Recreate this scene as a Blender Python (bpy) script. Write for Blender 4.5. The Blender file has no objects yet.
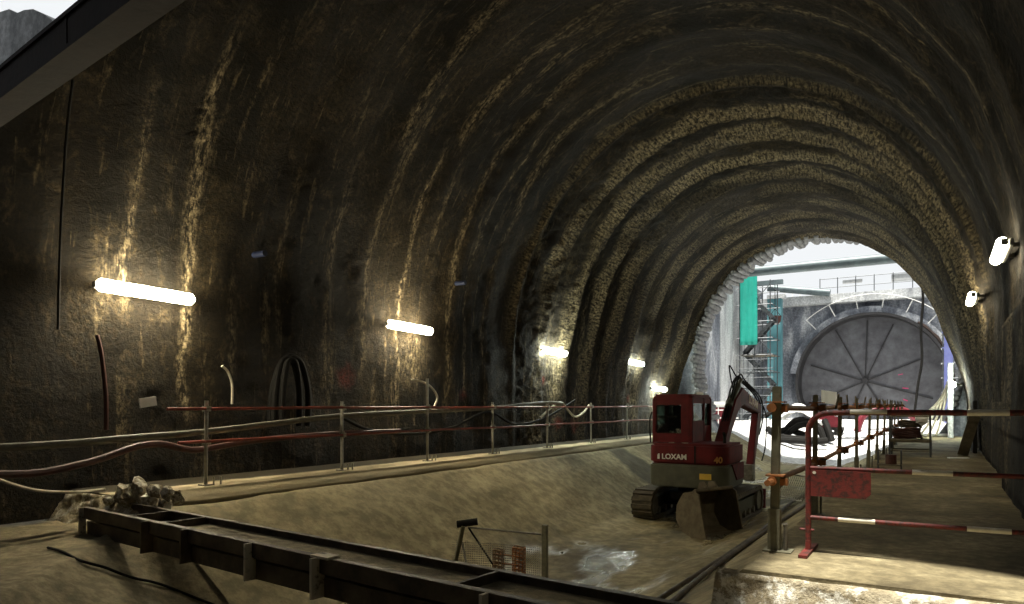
import bpy, bmesh, math, random
import numpy as np
from mathutils import Vector, Matrix, Euler

random.seed(7)
S = bpy.context.scene
COL = S.collection
PI = math.pi

# ------------------------------------------------------------------ camera
# x across the tunnel, y along the tunnel, z above the walkways; lens of 700 px at 1024 px width
YAW = math.atan2(428.0, 700.0)
cam_data = bpy.data.cameras.new('camera')
cam_data.sensor_width = 36.0
cam_data.lens = 700.0 / 1024.0 * 36.0
cam_data.shift_y = (405.0 - 302.0) / 1024.0
cam_data.clip_start = 0.05
cam_data.clip_end = 500
cam = bpy.data.objects.new('camera', cam_data)
COL.objects.link(cam)
cam.location = (0, 0, 1.1)
cam.rotation_euler = (PI / 2, 0, YAW)
S.camera = cam

# ------------------------------------------------------------------ sky, sun, exposure
world = bpy.data.worlds.new('overcast_sky')
S.world = world
world.use_nodes = True
wn = world.node_tree.nodes
bg = wn['Background']
bg.inputs['Color'].default_value = (0.95, 0.98, 1.0, 1)
bg.inputs['Strength'].default_value = 0.95

sun_data = bpy.data.lights.new('sun', 'SUN')
sun_data.energy = 12.0
sun_data.angle = math.radians(2.0)
sun_data.color = (1.0, 0.96, 0.86)
sun = bpy.data.objects.new('sun', sun_data)
COL.objects.link(sun)
sun.rotation_euler = Vector((0.03, 0.17, -1.0)).to_track_quat('-Z', 'Y').to_euler()

S.view_settings.view_transform = 'Standard'
S.view_settings.look = 'None'
S.view_settings.exposure = 0.0
S.view_settings.gamma = 1.0
S.view_settings.use_curve_mapping = False

LAMP_POWER = 165.0

# ------------------------------------------------------------------ pixel helpers (directions only)
CY, SY = math.cos(YAW), math.sin(YAW)
def pix_dir(px, py):
    X, Z, H = (px - 512) / 700.0, 1.0, (405 - py) / 700.0
    return Vector((X * CY - Z * SY, X * SY + Z * CY, H))
def at_x(px, py, x):
    d = pix_dir(px, py); s = x / d.x
    return Vector((d.x * s, d.y * s, 1.1 + d.z * s))
def at_z(px, py, z):
    d = pix_dir(px, py); s = (z - 1.1) / d.z
    return Vector((d.x * s, d.y * s, z))
def at_y(px, py, y):
    d = pix_dir(px, py); s = y / d.y
    return Vector((d.x * s, y, 1.1 + d.z * s))
def at_depth(px, py, Z):
    d = pix_dir(px, py)
    return Vector((d.x * Z, d.y * Z, 1.1 + d.z * Z))

# ------------------------------------------------------------------ noise
_rng = np.random.RandomState(3)
_tab = _rng.rand(256, 256)
def vnoise(x, y):
    x = np.asarray(x, float); y = np.asarray(y, float)
    xi = np.floor(x).astype(int); yi = np.floor(y).astype(int)
    fx = x - xi; fy = y - yi
    fx = fx * fx * (3 - 2 * fx); fy = fy * fy * (3 - 2 * fy)
    a = _tab[xi % 256, yi % 256]; b = _tab[(xi + 1) % 256, yi % 256]
    c = _tab[xi % 256, (yi + 1) % 256]; d = _tab[(xi + 1) % 256, (yi + 1) % 256]
    return (a * (1 - fx) + b * fx) * (1 - fy) + (c * (1 - fx) + d * fx) * fy
def fbm(x, y, o=4):
    v = 0; a = 0.5; t = 0
    for k in range(o):
        v = v + a * vnoise(x * 2 ** k + 17.3 * k, y * 2 ** k + 9.1 * k); t += a; a *= 0.5
    return v / t
def sstep(a, b, x):
    t = np.clip((x - a) / (b - a), 0, 1)
    return t * t * (3 - 2 * t)

# ------------------------------------------------------------------ materials
class NT:
    def __init__(self, name):
        self.m = bpy.data.materials.new(name); self.m.use_nodes = True
        self.n = self.m.node_tree.nodes; self.l = self.m.node_tree.links
        self.b = self.n['Principled BSDF']
        self.tc = None
    def node(self, t, **kw):
        n = self.n.new(t)
        for k, v in kw.items(): setattr(n, k, v)
        return n
    def link(self, a, b): self.l.new(a, b)
    def coord(self, scale=(1, 1, 1), rot=(0, 0, 0)):
        if self.tc is None: self.tc = self.node('ShaderNodeTexCoord')
        mp = self.node('ShaderNodeMapping')
        mp.inputs['Scale'].default_value = scale; mp.inputs['Rotation'].default_value = rot
        self.link(self.tc.outputs['Object'], mp.inputs['Vector'])
        return mp.outputs['Vector']
    def noise(self, vec, scale, detail=5, rough=0.55, dist=0.0):
        n = self.node('ShaderNodeTexNoise')
        n.inputs['Scale'].default_value = scale; n.inputs['Detail'].default_value = detail
        n.inputs['Roughness'].default_value = rough; n.inputs['Distortion'].default_value = dist
        if vec is not None: self.link(vec, n.inputs['Vector'])
        return n.outputs['Fac']
    def ramp(self, fac, stops):
        r = self.node('ShaderNodeValToRGB'); e = r.color_ramp.elements
        while len(e) < len(stops): e.new(0.5)
        for k, (p, c) in enumerate(stops):
            e[k].position = p
            e[k].color = (c, c, c, 1) if not isinstance(c, tuple) else (*c, 1)
        self.link(fac, r.inputs['Fac'])
        return r.outputs['Color']
    def mix(self, fac, a, b):
        m = self.node('ShaderNodeMix', data_type='RGBA')
        for sock, v in ((m.inputs[0], fac), (m.inputs[6], a), (m.inputs[7], b)):
            if isinstance(v, (int, float)): sock.default_value = v
            elif isinstance(v, tuple): sock.default_value = (*v, 1)
            else: self.link(v, sock)
        return m.outputs[2]
    def math(self, op, a, b=0.0, clamp=False):
        m = self.node('ShaderNodeMath', operation=op, use_clamp=clamp)
        for k, v in enumerate((a, b)):
            if isinstance(v, (int, float)): m.inputs[k].default_value = v
            else: self.link(v, m.inputs[k])
        return m.outputs[0]
    def attr(self, name):
        a = self.node('ShaderNodeAttribute', attribute_name=name)
        return a
    def color(self, c): self.link(c, self.b.inputs['Base Color'])
    def rough(self, r):
        if isinstance(r, (int, float)): self.b.inputs['Roughness'].default_value = r
        else: self.link(r, self.b.inputs['Roughness'])
    def bump(self, h, strength=0.5, dist=0.02):
        b = self.node('ShaderNodeBump'); b.inputs['Strength'].default_value = strength
        b.inputs['Distance'].default_value = dist
        self.link(h, b.inputs['Height']); self.link(b.outputs['Normal'], self.b.inputs['Normal'])

MATS = {}
def simple(name, c1, c2=None, rough=0.6, metal=0.0, scale=6.0, bump=0.15, lo=0.35, hi=0.7):
    if name in MATS: return MATS[name]
    t = NT(name)
    c2 = c2 or tuple(v * 0.6 for v in c1)
    nz = t.noise(t.coord(), scale, 6, 0.65)
    t.color(t.ramp(nz, [(lo, c1), (hi, c2)]))
    t.rough(rough); t.b.inputs['Metallic'].default_value = metal
    if bump: t.bump(t.noise(t.coord(), scale * 6, 3), bump, 0.01)
    MATS[name] = t.m
    return t.m
def emit(name, col, strength):
    if name in MATS: return MATS[name]
    t = NT(name)
    t.b.inputs['Base Color'].default_value = (0.8, 0.8, 0.8, 1)
    t.b.inputs['Emission Color'].default_value = (*col, 1)
    t.b.inputs['Emission Strength'].default_value = strength
    MATS[name] = t.m
    return t.m

def lining_material():
    t = NT('sprayed_concrete_lining')
    at = t.attr('uvt').outputs['Vector']           # x along tunnel, y along the arc
    def mp(sx, sy):
        m = t.node('ShaderNodeMapping'); m.inputs['Scale'].default_value = (sx, sy, 1)
        t.link(at, m.inputs['Vector']); return m.outputs['Vector']
    big = t.noise(mp(0.8, 0.35), 1.0, 5, 0.6, 0.6)
    base = t.ramp(big, [(0.34, (0.006, 0.0043, 0.0019)), (0.5, (0.0135, 0.0092, 0.004)), (0.68, (0.033, 0.023, 0.0098))])
    mot = t.noise(mp(3.2, 1.7), 1.0, 8, 0.72, 0.8)
    c = t.mix(t.ramp(mot, [(0.52, 0.0), (0.66, 0.6)]), base, (0.10, 0.074, 0.037))
    brk = t.noise(mp(7, 3.4), 1.0, 6, 0.75)
    bk = t.ramp(brk, [(0.44, 0.0), (0.56, 1.0)])
    st = t.noise(mp(3.4, 0.24), 1.0, 6, 0.62, 0.35)   # lime streaks running down the arc
    st2 = t.noise(mp(11, 0.7), 1.0, 5, 0.6, 0.3)
    sk = t.math('MAXIMUM', t.ramp(st, [(0.58, 0.0), (0.66, 1.0)]), t.ramp(st2, [(0.62, 0.0), (0.69, 0.8)]))
    c = t.mix(t.math('MULTIPLY', t.math('MULTIPLY', sk, bk), 0.7), c, (0.25, 0.195, 0.105))
    lime = t.attr('lime').outputs['Fac']
    hair = t.noise(mp(5, 16), 1.0, 5, 0.75)
    lm = t.math('MULTIPLY', lime, t.ramp(hair, [(0.42, 0.0), (0.56, 1.0)]), True)
    c = t.mix(lm, c, (0.60, 0.475, 0.27))
    dn = t.noise(mp(15, 4.5), 1.0, 6, 0.72)
    dm = t.math('MULTIPLY', t.attr('drip_lamplight').outputs['Fac'], t.ramp(dn, [(0.44, 0.0), (0.58, 1.0)]), True)
    c = t.mix(t.math('MULTIPLY', dm, 0.9), c, (0.5, 0.40, 0.235))
    c = t.mix(t.math('MULTIPLY', t.attr('red').outputs['Fac'], 0.5), c, (0.22, 0.02, 0.012))
    fine = t.noise(mp(16, 12), 1.0, 5, 0.75)
    c = t.mix(t.ramp(fine, [(0.40, 0.8), (0.58, 0.0)]), c, (0.006, 0.005, 0.003))
    t.color(c)
    t.rough(t.ramp(t.noise(mp(0.5, 0.3), 1.0, 3), [(0.4, 0.75), (0.65, 0.95)]))
    t.b.inputs['Specular IOR Level'].default_value = 0.18
    h = t.math('ADD', t.noise(mp(11, 11), 1.0, 8, 0.75), t.math('MULTIPLY', t.math('MULTIPLY', hair, lime), 1.2))
    t.bump(h, 1.0, 0.08)
    return t.m

def concrete(name, c1, c2, c3, scale=1.0, stretch=(1, 1, 1), bump=0.4, wet_and_band=False, speck=None, rot=(0, 0, 0)):
    t = NT(name)
    v = t.coord(stretch, rot)
    n1 = t.noise(v, scale, 6, 0.62, 0.5)
    c = t.ramp(n1, [(0.3, c1), (0.5, c2), (0.72, c3)])
    n2 = t.noise(t.coord(), scale * 9, 5, 0.7)
    c = t.mix(t.ramp(n2, [(0.42, 0.45), (0.62, 0.0)]), c, tuple(k * 0.35 for k in c1))
    if speck:
        n3 = t.noise(t.coord(), scale * 3.3, 5, 0.75)
        c = t.mix(t.ramp(n3, [(0.5, 0.0), (0.6, 1.0)]), c, speck)
    if wet_and_band:      # darker band across the slope
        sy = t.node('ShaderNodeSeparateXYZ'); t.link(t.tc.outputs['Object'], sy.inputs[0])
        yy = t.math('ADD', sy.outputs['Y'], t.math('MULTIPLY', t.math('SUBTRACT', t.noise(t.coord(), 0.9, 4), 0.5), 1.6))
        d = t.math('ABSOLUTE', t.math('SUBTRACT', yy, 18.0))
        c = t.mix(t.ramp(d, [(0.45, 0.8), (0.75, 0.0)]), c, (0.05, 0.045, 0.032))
    t.color(c)
    t.b.inputs['Specular IOR Level'].default_value = 0.25
    if wet_and_band:
        sp = t.node('ShaderNodeSeparateXYZ'); t.link(t.tc.outputs['Object'], sp.inputs[0])
        up = t.node('ShaderNodeMapRange'); up.inputs['From Min'].default_value = -1.32; up.inputs['From Max'].default_value = -1.1; t.link(sp.outputs['Z'], up.inputs['Value'])
        t.rough(t.math('MAXIMUM', t.ramp(t.noise(t.coord((1.6, 0.5, 1)), 1.1, 4), [(0.38, 0.18), (0.48, 0.85)]), t.math('MULTIPLY', up.outputs['Result'], 0.85)))
    else:
        t.rough(0.85)
    t.bump(t.noise(t.coord(), scale * 14, 5, 0.7), bump, 0.03)
    return t.m

M_LINING = lining_material()
M_WALK = concrete('dusty_walkway_concrete', (0.11, 0.088, 0.048), (0.21, 0.172, 0.095), (0.42, 0.355, 0.21), 1.2)
def left_walk_mat():
    t = NT('walkway_concrete_lit_strip')
    n1 = t.noise(t.coord((1, 0.6, 1)), 1.4, 6, 0.65, 0.4)
    pale = t.ramp(n1, [(0.32, (0.36, 0.30, 0.18)), (0.7, (0.66, 0.58, 0.38))])  # lamplight painted into the colour of the strip along the posts
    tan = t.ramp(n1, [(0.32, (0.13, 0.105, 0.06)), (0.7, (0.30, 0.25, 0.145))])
    dark_tone = t.ramp(n1, [(0.32, (0.02, 0.016, 0.009)), (0.7, (0.06, 0.047, 0.027))])  # darker next to the wall
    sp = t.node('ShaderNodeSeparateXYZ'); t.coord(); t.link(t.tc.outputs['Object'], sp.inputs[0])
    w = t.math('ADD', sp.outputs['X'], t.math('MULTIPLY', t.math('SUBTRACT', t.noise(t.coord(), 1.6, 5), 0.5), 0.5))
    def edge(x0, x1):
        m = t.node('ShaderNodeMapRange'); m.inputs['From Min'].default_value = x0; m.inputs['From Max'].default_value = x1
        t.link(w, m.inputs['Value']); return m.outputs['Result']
    c = t.mix(edge(-8.95, -8.8), dark_tone, pale)
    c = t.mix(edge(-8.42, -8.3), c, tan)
    t.color(c); t.rough(0.85); t.b.inputs['Specular IOR Level'].default_value = 0.25
    t.bump(t.noise(t.coord(), 13, 5, 0.7), 0.4, 0.03)
    return t.m
M_WALKL = left_walk_mat()
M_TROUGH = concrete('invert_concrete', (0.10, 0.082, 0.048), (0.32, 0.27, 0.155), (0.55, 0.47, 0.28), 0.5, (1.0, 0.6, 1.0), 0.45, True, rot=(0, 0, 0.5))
M_NEAR = concrete('muddy_ground', (0.09, 0.072, 0.042), (0.25, 0.21, 0.125), (0.46, 0.39, 0.24), 0.9, bump=0.6)
M_RUBBLE = concrete('broken_concrete', (0.18, 0.14, 0.085), (0.36, 0.30, 0.19), (0.6, 0.53, 0.38), 2.0, bump=0.8, speck=(0.75, 0.72, 0.62))
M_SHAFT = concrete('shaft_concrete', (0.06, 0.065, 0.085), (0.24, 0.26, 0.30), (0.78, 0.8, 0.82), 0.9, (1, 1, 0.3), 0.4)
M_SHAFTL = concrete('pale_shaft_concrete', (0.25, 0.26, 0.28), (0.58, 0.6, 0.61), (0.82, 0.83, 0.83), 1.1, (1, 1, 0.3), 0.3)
M_GROUND = concrete('white_slurry_ground', (0.62, 0.62, 0.62), (0.8, 0.8, 0.79), (0.86, 0.86, 0.85), 0.8, bump=0.5)
M_DECK = concrete('dark_deck_concrete', (0.05, 0.045, 0.04), (0.09, 0.08, 0.07), (0.14, 0.13, 0.11), 0.7)
M_RED = simple('machine_red_paint', (0.12, 0.008, 0.009), (0.05, 0.005, 0.006), 0.68, 0, 3, 0.05)
M_RED.node_tree.nodes['Principled BSDF'].inputs['Specular IOR Level'].default_value = 0.25
M_OLIVE = simple('olive_grey_paint', (0.075, 0.078, 0.048), (0.045, 0.045, 0.03), 0.55, 0, 4)
M_DARK = simple('black_rubber', (0.008, 0.0075, 0.007), (0.016, 0.015, 0.013), 0.75, 0, 5)
M_DARK.node_tree.nodes['Principled BSDF'].inputs['Specular IOR Level'].default_value = 0.15
M_TRACK = simple('muddy_track_rubber', (0.035, 0.029, 0.019), (0.10, 0.082, 0.05), 0.85, 0, 7, 0.4)
M_STEEL = simple('worn_steel', (0.20, 0.185, 0.15), (0.09, 0.078, 0.055), 0.5, 0.5, 9, 0.3)
M_BUCKET = simple('dusty_bucket_steel', (0.17, 0.14, 0.09), (0.075, 0.058, 0.036), 0.65, 0.2, 5, 0.4)
M_GALV = simple('galvanised_tube', (0.38, 0.36, 0.30), (0.2, 0.18, 0.14), 0.5, 0.4, 14, 0.2)
M_REDRAIL = simple('red_painted_tube', (0.24, 0.038, 0.017), (0.11, 0.02, 0.011), 0.5, 0, 8, 0.1)
M_BARRED = simple('barrier_red_paint', (0.15, 0.018, 0.012), (0.045, 0.014, 0.009), 0.6, 0, 22, 0.3, 0.45, 0.6)
M_BARWHITE = simple('barrier_white_paint', (0.78, 0.74, 0.62), (0.6, 0.55, 0.42), 0.5, 0, 18, 0.1)
M_ORANGE = simple('rusty_orange_steel', (0.45, 0.17, 0.045), (0.2, 0.075, 0.025), 0.6, 0, 14, 0.3)
M_POST = simple('grey_green_post', (0.20, 0.19, 0.12), (0.11, 0.10, 0.062), 0.65, 0, 12, 0.3)
M_RUST = simple('rusty_girder', (0.024, 0.010, 0.006), (0.009, 0.0045, 0.003), 0.85, 0.0, 2.5, 0.4)
M_BEAM = simple('blackened_steel', (0.045, 0.034, 0.022), (0.17, 0.13, 0.08), 0.6, 0.2, 4, 0.4, 0.4, 0.75)
M_SPLASH = simple('splashed_steel', (0.12, 0.1, 0.07), (0.62, 0.56, 0.42), 0.7, 0, 9, 0.4, 0.36, 0.48)
M_TEAL = simple('teal_sheet', (0.01, 0.30, 0.235), (0.02, 0.42, 0.33), 0.6, 0, 0.8, 0.1)
M_TEALS = simple('blue_teal_paint', (0.07, 0.20, 0.235), (0.11, 0.28, 0.32), 0.55, 0, 1.2, 0.1)
M_PIPE = simple('strut_grey_paint', (0.13, 0.17, 0.18), (0.07, 0.09, 0.1), 0.5, 0.2, 2)
M_FACE = simple('shield_plate', (0.13, 0.135, 0.15), (0.045, 0.042, 0.05), 0.5, 0.1, 1.3, 0.1, 0.3, 0.72)
M_RIM = simple('rim_steel', (0.03, 0.03, 0.034), (0.014, 0.013, 0.013), 0.55, 0.2, 1.2)
M_SPOKE = simple('spoke_steel', (0.02, 0.02, 0.024), (0.035, 0.033, 0.035), 0.5, 0.2, 3)
M_SCAF = simple('scaffold_tube', (0.11, 0.12, 0.13), (0.05, 0.055, 0.06), 0.5, 0.5, 6)
M_BLUE = simple('blue_column_paint', (0.10, 0.12, 0.34), (0.16, 0.18, 0.4), 0.5, 0, 2)
M_WHITE = simple('white_plastic', (0.8, 0.8, 0.78), (0.65, 0.65, 0.62), 0.5, 0, 6)
M_HOUSING = simple('lamp_housing', (0.25, 0.25, 0.23), (0.14, 0.14, 0.13), 0.5, 0, 6)
M_PIPEG = simple('dull_grey_pipe', (0.17, 0.16, 0.12), (0.09, 0.08, 0.06), 0.7, 0, 6)
M_HOSEW = simple('pale_hose', (0.5, 0.46, 0.36), (0.34, 0.3, 0.22), 0.6, 0, 8)
M_HOSER = simple('dark_red_hose', (0.075, 0.02, 0.013), (0.035, 0.012, 0.009), 0.6, 0, 8)
M_WOOD = simple('weathered_timber', (0.40, 0.30, 0.15), (0.22, 0.16, 0.08), 0.8, 0, 10, 0.4)
M_PLANK = simple('grey_timber', (0.17, 0.145, 0.095), (0.10, 0.085, 0.055), 0.8, 0, 10, 0.4)
M_YELLOW = simple('yellow_sticker', (0.62, 0.42, 0.05), (0.5, 0.32, 0.04), 0.5, 0, 10, 0)
M_GOLD = simple('faded_gold_print', (0.50, 0.26, 0.06), (0.42, 0.2, 0.05), 0.5, 0, 10, 0)
M_PRINT = simple('white_print', (0.75, 0.72, 0.66), (0.6, 0.57, 0.52), 0.5, 0, 10, 0)
M_PINK = simple('red_enamel', (0.16, 0.01, 0.02), (0.1, 0.008, 0.014), 0.45, 0, 3, 0.05)
M_GRAF = simple('pink_spray_paint', (0.5, 0.05, 0.16), (0.4, 0.04, 0.12), 0.7, 0, 3, 0)
M_RING = simple('grouted_canopy_tube', (0.25, 0.25, 0.26), (0.10, 0.1, 0.1), 0.8, 0, 5, 0.5)
M_LAMP = emit('lamp_diffuser', (1.0, 0.88, 0.62), LAMP_POWER)
M_LAMPR = emit('dim_lamp_diffuser', (1.0, 0.88, 0.62), LAMP_POWER * 0.3)
M_LAMPC = emit('cool_lamp_diffuser', (0.92, 1.0, 0.86), LAMP_POWER)

def glass_mat():
    t = NT('cab_glass')
    tr = t.node('ShaderNodeBsdfTransparent'); tr.inputs['Color'].default_value = (0.55, 0.62, 0.58, 1)
    gl = t.node('ShaderNodeBsdfGlossy'); gl.inputs['Roughness'].default_value = 0.03
    mx = t.node('ShaderNodeMixShader'); mx.inputs['Fac'].default_value = 0.18
    t.link(tr.outputs[0], mx.inputs[1]); t.link(gl.outputs[0], mx.inputs[2])
    t.link(mx.outputs[0], t.n['Material Output'].inputs['Surface'])
    return t.m
M_GLASS = glass_mat()
def paper_mat():
    t = NT('white_paper'); t.b.inputs['Base Color'].default_value = (0.85, 0.85, 0.83, 1); t.rough(0.8)
    tl = t.node('ShaderNodeBsdfTranslucent'); tl.inputs['Color'].default_value = (0.85, 0.85, 0.83, 1)
    mx = t.node('ShaderNodeMixShader'); mx.inputs['Fac'].default_value = 0.8
    t.link(t.b.outputs[0], mx.inputs[1]); t.link(tl.outputs[0], mx.inputs[2]); t.link(mx.outputs[0], t.n['Material Output'].inputs['Surface'])
    return t.m
M_PAPER = paper_mat()

# ------------------------------------------------------------------ mesh helpers
class MB:
    def __init__(self): self.v = []; self.f = []
    def add(self, vs, fs):
        o = len(self.v); self.v += [tuple(p) for p in vs]; self.f += [tuple(i + o for i in f) for f in fs]
        return self
    def box(self, c, s, rot=None, taper=1.0):
        hx, hy, hz = s[0] / 2, s[1] / 2, s[2] / 2
        vs = []
        for z, k in ((-hz, 1.0), (hz, taper)):
            for x, y in ((-hx, -hy), (hx, -hy), (hx, hy), (-hx, hy)): vs.append(Vector((x * k, y * k, z)))
        R = rot if isinstance(rot, Matrix) else (Euler(rot).to_matrix() if rot else None)
        vs = [(R @ p if R else p) + Vector(c) for p in vs]
        return self.add(vs, [(3, 2, 1, 0), (4, 5, 6, 7), (0, 1, 5, 4), (1, 2, 6, 5), (2, 3, 7, 6), (3, 0, 4, 7)])
    def bar(self, a, b, w, h, up=(0, 0, 1)):
        a, b = Vector(a), Vector(b); d = (b - a); L = d.length; d.normalize()
        up = Vector(up)
        if abs(d.dot(up)) > 0.98: up = Vector((1, 0, 0))
        s = d.cross(up).normalized(); u = s.cross(d)
        R = Matrix((s, d, u)).transposed()
        return self.box((a + b) / 2, (w, L, h), R)
    def tube(self, pts, r, n=8, cap=True, smooth_radius=None):
        pts = [Vector(p) for p in pts]; rings = []
        up = None
        for i, p in enumerate(pts):
            d = (pts[min(i + 1, len(pts) - 1)] - pts[max(i - 1, 0)]).normalized()
            if up is None:
                up = Vector((0, 0, 1)) if abs(d.z) < 0.9 else Vector((1, 0, 0))
            s = d.cross(up).normalized(); up = s.cross(d).normalized()
            rr = r[i] if isinstance(r, (list, tuple)) else r
            rings.append([p + (s * math.cos(2 * PI * k / n) + up * math.sin(2 * PI * k / n)) * rr for k in range(n)])
        vs = [p for g in rings for p in g]; fs = []
        for i in range(len(pts) - 1):
            for k in range(n):
                a = i * n + k; b = i * n + (k + 1) % n
                fs.append((a, b, b + n, a + n))
        if cap:
            fs.append(tuple(reversed(range(n)))); o = (len(pts) - 1) * n; fs.append(tuple(range(o, o + n)))
        return self.add(vs, fs)
    def prism(self, poly, axis, lo, hi):
        """poly: 2-D outline; axis 'x': (y,z), 'y': (x,z), 'z': (x,y)"""
        def P(a, b, c): return {'x': (c, a, b), 'y': (a, c, b), 'z': (a, b, c)}[axis]
        n = len(poly)
        vs = [P(a, b, lo) for a, b in poly] + [P(a, b, hi) for a, b in poly]
        fs = [tuple(range(n)), tuple(range(2 * n - 1, n - 1, -1))]
        for k in range(n): fs.append((k, k + n, (k + 1) % n + n, (k + 1) % n))
        return self.add(vs, fs)
    def build(self, name, mat, parent=None, smooth=False, bevel=0.0):
        me = bpy.data.meshes.new(name)
        me.from_pydata([tuple(p) for p in self.v], [], self.f)
        bm = bmesh.new(); bm.from_mesh(me)
        bmesh.ops.recalc_face_normals(bm, faces=bm.faces)
        if bevel:
            bmesh.ops.bevel(bm, geom=[e for e in bm.edges if len(e.link_faces) == 2 and e.calc_face_angle(0) > 0.6],
                            offset=bevel, segments=2, affect='EDGES', clamp_overlap=True)
        bm.to_mesh(me); bm.free()
        if smooth:
            me.shade_smooth()
            me.set_sharp_from_angle(angle=math.radians(40))
        me.materials.append(mat)
        o = bpy.data.objects.new(name, me); COL.objects.link(o)
        if parent is not None: o.parent = parent
        return o
def spline(pts, n=8):
    pts = [Vector(p) for p in pts]; out = []
    for i in range(len(pts) - 1):
        p0 = pts[max(i - 1, 0)]; p1 = pts[i]; p2 = pts[i + 1]; p3 = pts[min(i + 2, len(pts) - 1)]
        for k in range(n):
            t = k / n
            out.append(0.5 * ((2 * p1) + (p2 - p0) * t + (2 * p0 - 5 * p1 + 4 * p2 - p3) * t * t + (3 * p1 - p0 - 3 * p2 + p3) * t ** 3))
    out.append(pts[-1]); return out
def tag(o, label=None, cat=None, group=None, kind=None):
    if label: o['label'] = label
    if cat: o['category'] = cat
    if group: o['group'] = group
    if kind: o['kind'] = kind
    return o
def empty(name, loc=(0, 0, 0), rz=0.0):
    o = bpy.data.objects.new(name, None); COL.objects.link(o)
    o.location = loc; o.rotation_euler = (0, 0, rz); o.empty_display_size = 0.2
    return o
def child_copy(src, parent, loc=None, rot=None, name=None):
    c = src.copy(); COL.objects.link(c); c.parent = parent
    if loc is not None: c.location = loc
    if rot is not None: c.rotation_euler = rot
    return c
def copy_tree(o, parent=None):
    c = o.copy(); COL.objects.link(c); c.parent = parent
    for ch in list(o.children): copy_tree(ch, c)
    return c
def structure(o, label, cat='structure'):
    return tag(o, label, cat, None, 'structure')
def grid_mesh(name, X, Y, Z, mat, attrs=None, smooth=True):
    """X,Y,Z: (n,m) arrays"""
    n, m = X.shape
    co = np.stack([X, Y, Z], -1).reshape(-1, 3)
    i = np.arange(n * m).reshape(n, m)
    q = np.stack([i[:-1, :-1], i[1:, :-1], i[1:, 1:], i[:-1, 1:]], -1).reshape(-1, 4)
    me = bpy.data.meshes.new(name)
    me.vertices.add(n * m); me.vertices.foreach_set('co', co.ravel())
    me.loops.add(q.size); me.loops.foreach_set('vertex_index', q.ravel().astype(np.int32))
    me.polygons.add(len(q)); me.polygons.foreach_set('loop_start', (np.arange(len(q)) * 4).astype(np.int32))
    me.update(calc_edges=True)
    if smooth: me.shade_smooth()
    for k, v in (attrs or {}).items():
        if v.ndim == 3:
            a = me.attributes.new(k, 'FLOAT_VECTOR', 'POINT'); a.data.foreach_set('vector', v.reshape(-1, 3).astype(np.float32).ravel())
        else:
            a = me.attributes.new(k, 'FLOAT', 'POINT'); a.data.foreach_set('value', v.astype(np.float32).ravel())
    me.materials.append(mat)
    o = bpy.data.objects.new(name, me); COL.objects.link(o)
    return o

# ================================================================== STRUCTURE
XC, AX, BZ, ZS = -4.41, 5.29, 5.7, 2.6         # vault: centre, half width, rise, springing
Y_END = 29.2
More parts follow.
